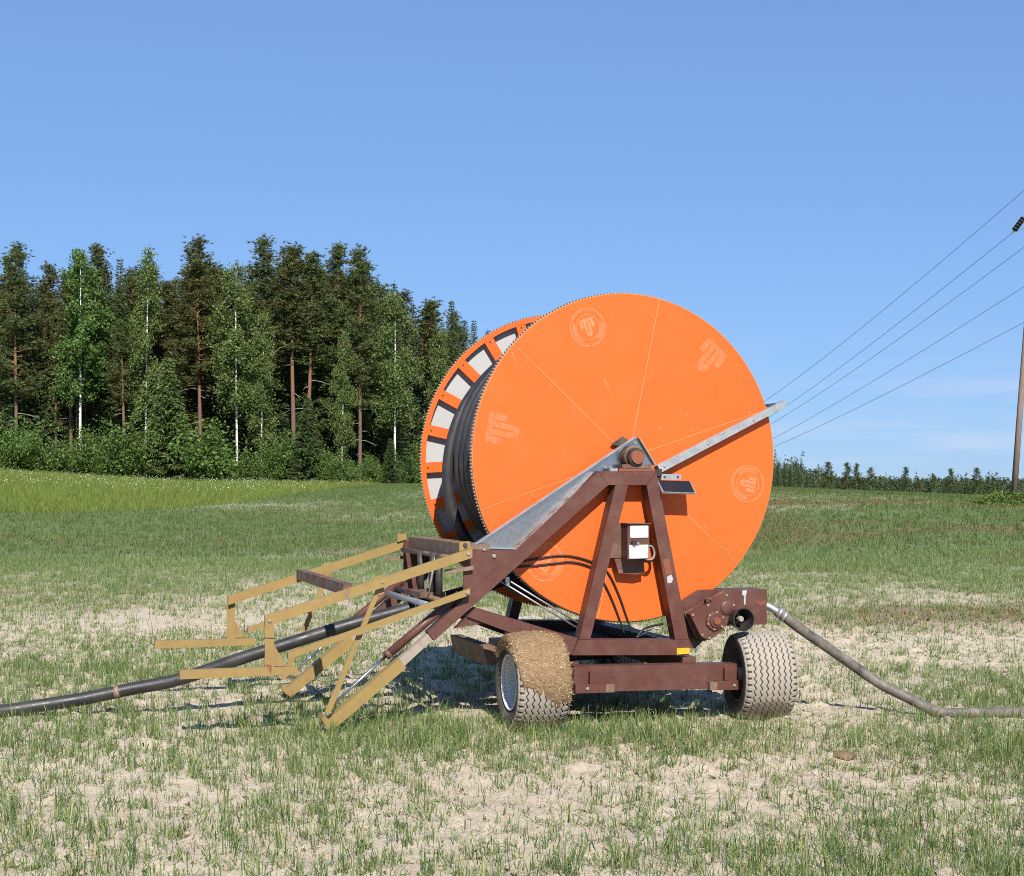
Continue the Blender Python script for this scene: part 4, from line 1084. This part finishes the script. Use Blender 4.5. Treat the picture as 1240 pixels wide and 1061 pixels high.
def make_spruce(seed, h=18., width=2.3, start=.06, mat=None, dens=1.0):
    r = np.random.default_rng(seed); tp = trunk_pts(h, r, .12); lb = Limbs(); lb.add(tp, .17 * h / 18, .015, 7)
    VV = []; z = start * h
    while z < h * .985:
        q = (z / h - start) / (1 - start); L0 = width * (1 - q) ** .85 + .12
        nb = 7 if q < .8 else 5
        a0 = r.uniform(0, 6.28)
        for k in range(nb):
            L_ = L0 * r.uniform(.68, 1.12); az = a0 + k * 6.283 / nb + r.normal(0, .2)
            dr = -.42 * (1 - q) + .35 * q + r.normal(0, .08)
            e = np.array([math.cos(az), math.sin(az), 0]); b = at_h(tp, z / h)
            nt_ = max(7, int(26 * L_ * dens)); f = r.uniform(.08, 1, nt_)
            base = b + e * (L_ * f)[:, None] + np.array([0, 0, 1.0]) * (L_ * (dr * f + .32 * f * f))[:, None]
            sd = np.where(r.uniform(0, 1, nt_) < .5, -1, 1)
            sv = np.array([-math.sin(az), math.cos(az), 0])
            D = e * r.uniform(.25, .9, nt_)[:, None] + sv * (sd * r.uniform(.2, .9, nt_))[:, None] + np.array([0, 0, 1]) * r.uniform(-.75, .12, nt_)[:, None]
            D /= np.linalg.norm(D, axis=1)[:, None]
            VV.append(cards(base, D, perp(r, D), r.uniform(.18, .46, nt_) * (.6 + .5 * (1 - q)), r.uniform(.028, .06, nt_)))
            tip = b + e * L_ + np.array([0, 0, L_ * (dr + .32)])
            if k % 2 == 0: lb.add(np.array([b, (b + tip) / 2 + np.array([0, 0, -.06 * L_]), tip]), .022, .005, 3)
        z += (.34 - .12 * q) * h / 18 * r.uniform(.85, 1.2)
    V = np.concatenate(VV)
    return [('trunk', lb.mesh('trunk', M_SBARK)), ('crown', tri_mesh('crown', V, mat or M_SPRUCE))], h

def make_broad(seed, h=18., start=.25, width=2.6, mat=None, bark=None, droop=.5, leaf=.105, n_leaf=12500, rad=.12):
    r = np.random.default_rng(seed); tp = trunk_pts(h, r, .45); lb = Limbs(); lb.add(tp, rad, .015, 8); br = Limbs()
    C = []; Wt = []
    nb = 64
    for k in range(nb):
        s = start + (1 - start) * ((k + r.uniform(0, 1)) / nb); q = (s - start) / (1 - start)
        L_ = width * (math.sin(math.pi * min(.97, .30 + .68 * q)) ** .8) * r.uniform(.45, 1.1) + .15
        az = r.uniform(0, 6.283); b = at_h(tp, s); pts = []
        for m in range(6):
            f = m / 5; pts.append(b + np.array([math.cos(az + .3 * f) * L_ * f, math.sin(az + .3 * f) * L_ * f, L_ * (.95 * f - (.45 + droop) * f * f * 1.05)]))
        pts = np.array(pts); br.add(pts, .022 * (1.2 - q) + .005, .004, 3)
        for m in range(int(4 + 5 * L_)):
            f = r.uniform(.2, 1.0); i = min(int(f * 5), 4); c = pts[i] + (pts[i + 1] - pts[i]) * (f * 5 - i)
            C.append(c + r.normal(0, .16, 3)); Wt.append(r.uniform(.5, 1.6))
    C = np.array(C); Wt = np.array(Wt); Wt /= Wt.sum()
    idx = r.choice(len(C), n_leaf, p=Wt)
    off = r.normal(0, 1, (n_leaf, 3)) * np.array([.20, .20, .24]); off[:, 2] -= np.abs(r.normal(0, droop * .5, n_leaf))
    P = C[idx] + off; n1 = rdir(r, n_leaf); n2 = perp(r, n1)
    me = quads('crown', P, n1, n2, (r.uniform(.6, 1.35, n_leaf) * leaf)[:, None], mat or M_BIRCH)
    return [('trunk', lb.mesh('trunk', bark or M_BBARK)), ('limbs', br.mesh('limbs', M_SBARK)), ('crown', me)], h

def make_shrub(seed, h=3.6, w=1.9, n_leaf=4200, mat=None):
    r = np.random.default_rng(seed); lb = Limbs(); C = []
    for k in range(11):
        az = r.uniform(0, 6.283); rr = w * r.uniform(.15, .85); hh = h * r.uniform(.55, 1.0) * (1 - .25 * (rr / w) ** 2)
        pts = np.array([[math.cos(az) * rr * f ** 1.3, math.sin(az) * rr * f ** 1.3, hh * f] for f in np.linspace(0, 1, 5)])
        lb.add(pts, .035, .006, 4)
        for m in range(26):
            f = r.uniform(.06, 1.02); i = min(int(f * 4), 3); C.append(pts[i] + (pts[i + 1] - pts[i]) * (f * 4 - i) + r.normal(0, 1, 3) * np.array([.34, .34, .2]))
    C = np.array(C); idx = r.integers(0, len(C), n_leaf); P = C[idx] + r.normal(0, .17, (n_leaf, 3)); P[:, 2] = np.maximum(P[:, 2], .05)
    n1 = rdir(r, n_leaf); n2 = perp(r, n1)
    me = quads('foliage', P, n1, n2, (r.uniform(.6, 1.3, n_leaf) * .085)[:, None], mat or M_SHRUB)
    return [('stems', lb.mesh('stems', M_SBARK)), ('foliage', me)], h

PINES = [make_pine(101, 20, .33, 2.1, None, 1.2), make_pine(102, 20, .38, 2.4, M_PINE2, 1.15), make_pine(103, 20, .28, 1.9, M_PINE2, 1.25), make_pine(104, 20, .32, 2.2, None, 1.2), make_pine(105, 20, .22, 2.0, M_PINE, 1.35)]
LOWP = [make_pine(107, 20, .14, 2.3, M_PINE2, 1.5), make_pine(108, 20, .10, 2.1, M_PINE, 1.5)]
SLIM = [make_pine(111, 18, .55, 1.3, M_PINE2, .8), make_pine(112, 18, .50, 1.4, M_PINE, .8)]
SPRUCES = [make_spruce(121, 18, 2.3), make_spruce(122, 18, 1.9), make_spruce(123, 18, 2.6)]
YOUNG = [make_spruce(131, 8, 2.0, .02, M_YSPRUCE, 1.3), make_spruce(132, 8, 1.7, .02, M_SPRUCE, 1.3)]
BIRCHES = [make_broad(141, 18, .26, 2.2), make_broad(142, 18, .34, 2.5, None, None, .75), make_broad(143, 18, .22, 1.9, M_BIRCH, None, .6)]
ASPENS = [make_broad(151, 19, .32, 2.8, M_ASPEN, None, .15, .125, 12000, .15)]
SHRUBS = [make_shrub(160 + k, h_, w_, 4000, m_) for k, (h_, w_, m_) in enumerate(((3.4, 1.9, M_SHRUB), (4.0, 2.0, M_SHRUB), (2.8, 2.1, M_ASPEN), (3.6, 1.7, M_SHRUB)))]
SEEDP = [make_pine(171, 12, .25, 2.5, M_PINE, .75, .30, 0, .13), make_pine(172, 12, .30, 1.9, M_PINE, .65, .30, 0, .12), make_pine(173, 12, .38, 2.6, M_PINE2, .6, .30, 0, .12)]

def plant(name, kind, x, y, height, label, cat, group, rz=None, wide=1.0):
    parts, h0 = kind
    o = empty(name, (x, y, float(macro(x, y)) - .06), random.uniform(0, 6.28) if rz is None else rz)
    for (pn_, me) in parts: ob(pn_, me, o)
    s = height / h0; o.scale = (s * wide, s * wide, s)
    tag(o, label, cat, group); return o

def top_h(t, topd, y):
    """height a tree at depth y needs so that its top stands topd/1700 above eye level"""
    return 1.9 + topd / 1700 * y - float(macro(t * y, y))
G_F = 'trees along the front of the forest'
def front(name, kind, px, top, y, label, cat, wide=1.0, rz=None):
    t = (px - 620) / 1700.0
    plant(name, kind, t * y, y, top_h(t, 590 - top, y), label, cat, G_F, rz, wide)
F_ = [
 ('pine_tree', PINES[3], 20, 300, 122, 'leftmost tall pine with a bare reddish trunk at the picture edge', 'pine tree', 1.0),
 ('pine_tree', PINES[1], 58, 322, 126, 'broad brownish pine between the leftmost pine and the bright aspen', 'pine tree', .95),
 ('pine_tree', SLIM[0], 86, 345, 121.5, 'slim pine whose reddish trunk stands just left of the bright aspen', 'pine tree', 1.0),
 ('aspen_tree', ASPENS[0], 97, 306, 119.5, 'bright green aspen with a long white trunk on the left', 'aspen tree', .95),
 ('pine_tree', SLIM[1], 151, 392, 119, 'short slim pine with an orange trunk between aspen and birch', 'pine tree', 1.25),
 ('birch_tree', BIRCHES[0], 176, 305, 119.5, 'slender birch with the longest white trunk, right of the aspen', 'birch tree', .85),
 ('spruce_tree', YOUNG[0], 204, 432, 116.5, 'light green young spruce below the slender birch', 'spruce tree', 1.0),
 ('pine_tree', PINES[1], 243, 291, 121, 'tallest broad pine with dead grey lower branches', 'pine tree', 1.05),
 ('pine_tree', PINES[2], 226, 330, 125, 'brown-green pine tucked behind the left side of the tallest pine', 'pine tree', 1.0),
 ('birch_tree', BIRCHES[1], 287, 318, 118.5, 'weeping birch with drooping pale foliage right of the tallest pine', 'birch tree', 1.0),
 ('birch_tree', BIRCHES[2], 316, 378, 118, 'smaller birch with a thin white trunk in the middle of the forest', 'birch tree', 1.0),
 ('pine_tree', PINES[0], 322, 291, 124, 'dark pine rising behind the smaller birch', 'pine tree', 1.05),
 ('pine_tree', SLIM[0], 356, 300, 120, 'pine with a long clean orange trunk in the forest middle', 'pine tree', 1.2),
 ('pine_tree', SLIM[1], 372, 310, 121.5, 'pine with a leaning orange trunk, second of the close pair', 'pine tree', 1.2),
 ('spruce_tree', YOUNG[1], 372, 480, 116, 'dark young spruce at the foot of the orange-trunked pines', 'spruce tree', 1.1),
 ('pine_tree', PINES[4], 408, 300, 123, 'dense bushy pine right of the orange-trunked pair', 'pine tree', 1.0),
 ('birch_tree', BIRCHES[0], 414, 400, 119, 'thin leafy birch below the dense bushy pine', 'birch tree', .8),
 ('pine_tree', PINES[0], 436, 303, 121, 'tall pine with a twiggy bare lower trunk on the forest right', 'pine tree', 1.0),
 ('birch_tree', BIRCHES[1], 478, 352, 121, 'broad dark birch near the right end of the forest', 'birch tree', 1.15),
 ('spruce_tree', YOUNG[1], 474, 530, 117, 'small dark spruce in front of the broad dark birch', 'spruce tree', 1.2),
 ('spruce_tree', SPRUCES[1], 478, 338, 128, 'pointed spruce standing behind the broad dark birch', 'spruce tree', 1.0),
 ('spruce_tree', SPRUCES[0], 146, 308, 129, 'dark pointed spruce top between the aspen and the slender birch', 'spruce tree', .9),
 ('pine_tree', PINES[2], 118, 300, 128, 'pine crown rising behind the aspen', 'pine tree', .9),
 ('birch_tree', BIRCHES[2], 530, 400, 134, 'birch beside the left rim of the orange drum', 'birch tree', 1.1),
 ('pine_tree', SLIM[0], 520, 366, 138, 'pine with a reddish trunk just left of the drum', 'pine tree', 1.2),
 ('spruce_tree', SPRUCES[2], 547, 362, 150, 'dark spruce pair member nearest above the drum rim', 'spruce tree', 1.0),
 ('spruce_tree', SPRUCES[1], 574, 384, 160, 'last spruce of the forest showing above the drum', 'spruce tree', 1.0),
]
for (nm, kd, px, top, y, lb_, ct, wd_) in F_: front(nm, kd, px, top, y, lb_, ct, wd_)
ORD = 'none first second third fourth fifth sixth seventh eighth ninth tenth eleventh twelfth thirteenth fourteenth fifteenth sixteenth seventeenth eighteenth nineteenth twentieth'.split()
for q in 'first second third fourth fifth sixth seventh eighth ninth'.split(): ORD.append('twenty-' + q)
ORD.append('thirtieth')
for q in 'first second third fourth fifth sixth seventh eighth ninth'.split(): ORD.append('thirty-' + q)
MARKS = [(20, 'leftmost pine'), (97, 'bright aspen'), (176, 'slender birch'), (243, 'tallest pine'), (287, 'weeping birch'), (318, 'smaller birch'), (364, 'orange-trunked pair'), (408, 'bushy pine'), (478, 'broad dark birch'), (540, 'drum rim')]
def near_front(px): return min(MARKS, key=lambda m: abs(m[0] - px))[1]
# the rows behind and the ends of the wood
rr = random.Random(9)
SKX = [-260, 0, 15, 40, 65, 95, 115, 145, 180, 205, 230, 260, 290, 320, 355, 375, 400, 420, 440, 455, 475, 490, 515, 545, 575, 600, 680]
SKY_ = [300, 306, 302, 314, 338, 315, 305, 312, 312, 330, 298, 296, 308, 297, 305, 316, 306, 306, 318, 343, 345, 348, 362, 368, 386, 396, 440]
px = -70
k = 0
count = {}
while px < 606:
    y = rr.uniform(123.5, 130) + max(0, px - 440) * .28; t = (px - 620) / 1700
    top = float(np.interp(px, SKX, SKY_)) + rr.uniform(4, 34)
    kd, nm, ct = rr.choice([(LOWP[0], 'pine_tree', 'pine tree'), (LOWP[1], 'pine_tree', 'pine tree'), (PINES[2], 'pine_tree', 'pine tree'), (SPRUCES[0], 'spruce_tree', 'spruce tree'), (SPRUCES[1], 'spruce_tree', 'spruce tree'), (SPRUCES[2], 'spruce_tree', 'spruce tree')])
    if px < 4: lab = ct + ' in the second row, at the very left edge of the picture'
    else:
        count[ct] = count.get(ct, 0) + 1; lab = '%s %s from the left in the second row, behind the %s' % (ORD[count[ct]], ct.split()[0], near_front(px))
    plant(nm, kd, t * y, y, top_h(t, 590 - top, y), lab, ct, 'second-row pines' if 'pine' in nm else 'second-row spruces', None, rr.uniform(.9, 1.2))
    px += rr.uniform(10.5, 16.5)
px = -70
while px < 606:
    y = rr.uniform(138, 146) + max(0, px - 440) * .28; t = (px - 620) / 1700
    top = float(np.interp(px, SKX, SKY_)) + rr.uniform(10, 45)
    kd, nm, ct = rr.choice([(PINES[1], 'pine_tree', 'pine tree'), (PINES[4], 'pine_tree', 'pine tree'), (SPRUCES[0], 'spruce_tree', 'spruce tree'), (SPRUCES[2], 'spruce_tree', 'spruce tree')])
    lab = 'pine deep in the forest showing only between nearer trees' if 'pine' in nm else 'spruce deep in the forest showing only between nearer trees'
    plant(nm, kd, t * y, y, top_h(t, 590 - top, y), lab, ct, 'deep forest pines' if 'pine' in nm else 'deep forest spruces', None, rr.uniform(1.0, 1.35))
    px += rr.uniform(15, 24)
# young spruces filling the forest floor
px = -70
while px < 600:
    y = rr.uniform(124, 150) + max(0, px - 440) * .28; t = (px - 620) / 1700
    plant('spruce_tree', YOUNG[1], t * y, y, rr.uniform(5, 9), 'dark young spruce in the shade of the forest interior', 'spruce tree', 'undergrowth spruces', None, rr.uniform(1.3, 1.8))
    px += rr.uniform(10, 17)
# shrubs along the forest edge
px = -60; k = 0; nth = 0
while px < 520:
    y = rr.uniform(112.5, 119.5) + max(0, px - 440) * .2; t = (px - 620) / 1700
    tall = rr.choice([1.6, 2.2, 2.8, 3.3, 3.8, 4.6, 5.6]) * rr.uniform(.9, 1.1)
    if px < 0: lab = 'leafy shrub cut by the left edge of the picture'
    else:
        nth += 1; lab = '%s shrub from the left in the leafy belt, below the %s' % (ORD[nth], near_front(px))
    plant('shrub', SHRUBS[k % 4], t * y, y, tall, lab, 'shrub', 'shrubs along the forest edge', None, rr.uniform(.95, 1.3))
    px += rr.uniform(12, 22); k += 1

# far young forest beyond the crest on the right, one mass
def far_wood():
    r = np.random.default_rng(77); n = 4200
    V = []
    y = r.uniform(430, 560, n); t = r.uniform(-.02, .62, n); x = t * y
    z = macro(x, y); tall = np.interp(t, [-.02, .185, .20, .215, .235, .62], [11, 11, 11, 8.5, 5.6, 5.4]) * r.uniform(.72, 1.12, n) * np.where(r.uniform(0, 1, n) < .06, 1.3, 1)
    per = 56
    s = r.uniform(0, 1, (n, per)) ** .8; az = r.uniform(0, 6.283, (n, per)); rad = (1 - s) ** .8 * 2.1 * r.uniform(.2, 1.0, (n, per)) + .08
    P = np.stack([x[:, None] + np.cos(az) * rad, y[:, None] + np.sin(az) * rad, z[:, None] + s * tall[:, None]], -1).reshape(-1, 3)
    m = len(P); D = rdir(r, m); D[:, 2] = D[:, 2] * .5 + .25
    V = cards(P, D, perp(r, D), r.uniform(.4, .9, m), r.uniform(.12, .26, m))
    o = ob('young_forest', tri_mesh('young_forest', V, M_FARW)); tag(o, 'low dark young forest along the horizon on the right', 'forest', kind='stuff')
M_FARW = mat_leaf('far_forest_green', (.036, .056, .022), (.062, .086, .034), (.095, .12, .05), .15)
far_wood()
SEED = [(1002, 560, 430, 'small tall pine', 0), (1026, 561, 428, 'full-crowned pine, left of a close pair', 0), (1037, 562, 432, 'thin pine, right of a close pair', 1),
        (1054, 567, 429, 'ragged pine with a shorter twin at its side', 1), (1096, 566, 431, 'lone pine with a round top', 0), (1111, 578, 432, 'lowest little pine', 1),
        (1131, 574, 430, 'small pointed pine', 1), (1152, 568, 427, 'broad pine, second from the pole', 0), (1182, 567, 426, 'dark broad pine nearest the pole', 0)]
for (px, top, y, lb_, kk) in SEED:
    t = (px - 620) / 1700
    plant('seed_pine', SEEDP[(kk + px) % 3], t * y, y, top_h(t, 590 - top, y), lb_ + ' standing above the far young forest', 'pine tree', 'seed trees on the far clearing', None, 1.0 if kk else 1.15)
for (px, top) in ((942, 557), (950, 559), (957, 562), (967, 565), (977, 572), (985, 575)):
    y = 424; t = (px - 620) / 1700
    plant('spruce_tree', SPRUCES[px % 3], t * y, y, top_h(t, 590 - top, y), 'dark spruce in the taller clump right beside the drum rim', 'spruce tree', 'far spruces beside the drum rim', None, 1.3)

# ------------------------------------------------------------------ weeds round the pole
def pole_weeds():
    r = np.random.default_rng(3); n = 30000
    x = r.uniform(18.5, 24.5, n); y = 55.6 + r.normal(0, .8, n)
    top = .65 * (.35 + .75 * fbm(x * 1.3, y * 1.3, 88, 3)) * np.clip((x - 18.4) / .9, .2, 1) * np.clip(1.3 - np.abs(y - 55.6) / 2, .3, 1)
    P = np.stack([x, y, macro(x, y) + top * r.uniform(.02, 1, n) ** .7], 1); n1 = rdir(r, n); n2 = perp(r, n1)
    o = ob('pole_weeds', quads('pole_weeds', P, n1, n2, (r.uniform(.5, 1.4, n) * .045)[:, None], M_WEED)); tag(o, 'bright green leafy weeds round the foot of the utility pole', 'weeds', kind='stuff')
pole_weeds()
for k, (x, y, h_) in enumerate(((18.75, 54.6, .92), (18.2, 54.5, .78), (19.6, 54.4, .82))):
    o = empty('cow_parsley', (x, y, float(macro(x, y)))); tb = tube('stem', [(0, 0, 0), (.05, 0, h_)], .012, M_WEED, o, 5)
    V = []; F = []
    r3 = random.Random(k)
    for q in range(9):
        a = q * 2.4; d = .09 * math.sqrt(q) * 1.3; cx, cy = .05 + d * math.cos(a), d * math.sin(a); b = len(V)
        for w in range(6): V.append((cx + .08 * math.cos(w * 1.047), cy + .08 * math.sin(w * 1.047), h_ + .04 - d * .3))
        F.append(tuple(range(b, b + 6)))
    u_ = ob('umbel', mesh('umbel', V, F, M_FLOWER), o); u_['kind'] = 'stuff'
    tag(o, ['tallest white-flowered cow parsley left of the pole', 'leftmost cow parsley in the weeds by the pole', 'cow parsley closest to the pole foot'][k], 'flower', 'cow parsley by the pole')

# ------------------------------------------------------------------ utility pole and lines
PX, PY = 20.35, 57.0; PZ = float(macro(PX, PY))
pole = empty('utility_pole', (PX, PY, PZ - .05))
tag(pole, 'leaning weathered wooden utility pole at the right edge of the field', 'utility pole')
tube('shaft', [(0, 0, 0), (.30, .02, 4), (.62, .04, 8), (1.10, .08, 14.0)], [.125, .118, .112, .10], M_POLE, pole, 16)
arm_z = 12.6
V, F = [], []
cr = tube('crossarm', [(.72, -.55, arm_z), (2.9, 1.3, arm_z + .1)], .08, M_GALV, pole, 8)
FAR = (25.7, 190.0)
def power_line(near, far, sag, label, r_=.011):
    pts = []
    for k in range(41):
        s = k / 40; p = Vector(near).lerp(Vector(far), s); p.z -= sag * 4 * s * (1 - s); pts.append(p)
    o = empty('power_line', near); pts = [p - Vector(near) for p in pts]
    tube('wire', pts, [r_ + .014 * (k / 40) for k in range(41)], M_WIRE, o, 6); tag(o, label, 'power line', 'power lines')
    return o
def mat_wire():
    m, t, b = nodes('weathered_aluminium_wire'); b.inputs['Base Color'].default_value = (.20, .23, .29, 1); b.inputs['Metallic'].default_value = .5; b.inputs['Roughness'].default_value = .5; return m
M_WIRE = mat_wire()
ends = []
for (xi, yi, d, fy, sag, lb_) in ((1290, 187, 57, 529, 1.15, 'uppermost power line'), (1226, 282, 56.2, 551, 1.0, 'second power line, ending at the dark insulator,'), (1290, 262, 58.5, 555, 1.0, 'third power line, below the insulator'),
                                 (1290, 315, 57.5, 570, .75, 'fourth power line from the top'), (1290, 364, 57.8, 573, .65, 'lowest power line')):
    near = ((xi - 620) / 1700 * d, d, 1.9 + (590 - yi) / 1700 * d)
    far = (FAR[0] + (xi - 1250) * .01, FAR[1], 1.9 + (590 - fy) / 1700 * FAR[1])
    power_line(near, far, sag, lb_ + ' running from the pole towards the drum'); ends.append(near)
# string of dark insulator discs on the second line
ins = empty('insulator', ends[1]); tag(ins, 'string of dark disc insulators at the upper right edge', 'insulator')
tip = Vector(((1244 - 620) / 1700 * 56.6, 56.6, 1.9 + (590 - 258) / 1700 * 56.6)) - Vector(ends[1])
tube('rod', [(0, 0, 0), tuple(tip)], .018, M_DARK, ins, 6)
ax_ = tip.normalized(); xx = ax_.orthogonal().normalized(); yy = ax_.cross(xx)
for k in range(5):
    c = tip * (.18 + .13 * k); V = []; F = []
    prof = [(-.035, .03), (-.02, .115), (.01, .12), (.05, .04)]
    for s in range(14):
        a = 2 * math.pi * s / 14
        for (q, r_) in prof: V.append(c + ax_ * q + (xx * math.cos(a) + yy * math.sin(a)) * r_)
    for s in range(14):
        for q in range(3): F.append((s * 4 + q, s * 4 + q + 1, ((s + 1) % 14) * 4 + q + 1, ((s + 1) % 14) * 4 + q))
    ob('insulator_disc', mesh('insulator_disc', V, F, M_DARK, True), ins)
tube('shackle', [tuple(tip + xx * .05 * math.cos(q) + yy * .09 * math.sin(q) + ax_ * .02) for q in np.linspace(0, 6.283, 13)[:-1]], .014, M_DARK, ins, 6, True)
jp = Vector(((1262 - 620) / 1700 * 57, 57, 1.9 + (590 - 264) / 1700 * 57)) - Vector(ends[1])
tube('jumper', smooth_path([(0, 0, 0), tuple(jp * .5 + Vector((0, 0, -.05))), tuple(jp)], 6), .014, M_WIRE, ins, 6)
# next pole of the line, beyond the drum
p2 = empty('utility_pole', (FAR[0], FAR[1] + .3, float(macro(*FAR)) - .05))
tag(p2, 'next wooden utility pole of the line, hidden behind the orange drum', 'utility pole')
tube('shaft', [(0, 0, 0), (0, 0, 8.8 - float(macro(*FAR)))], .15, M_POLE, p2, 10)
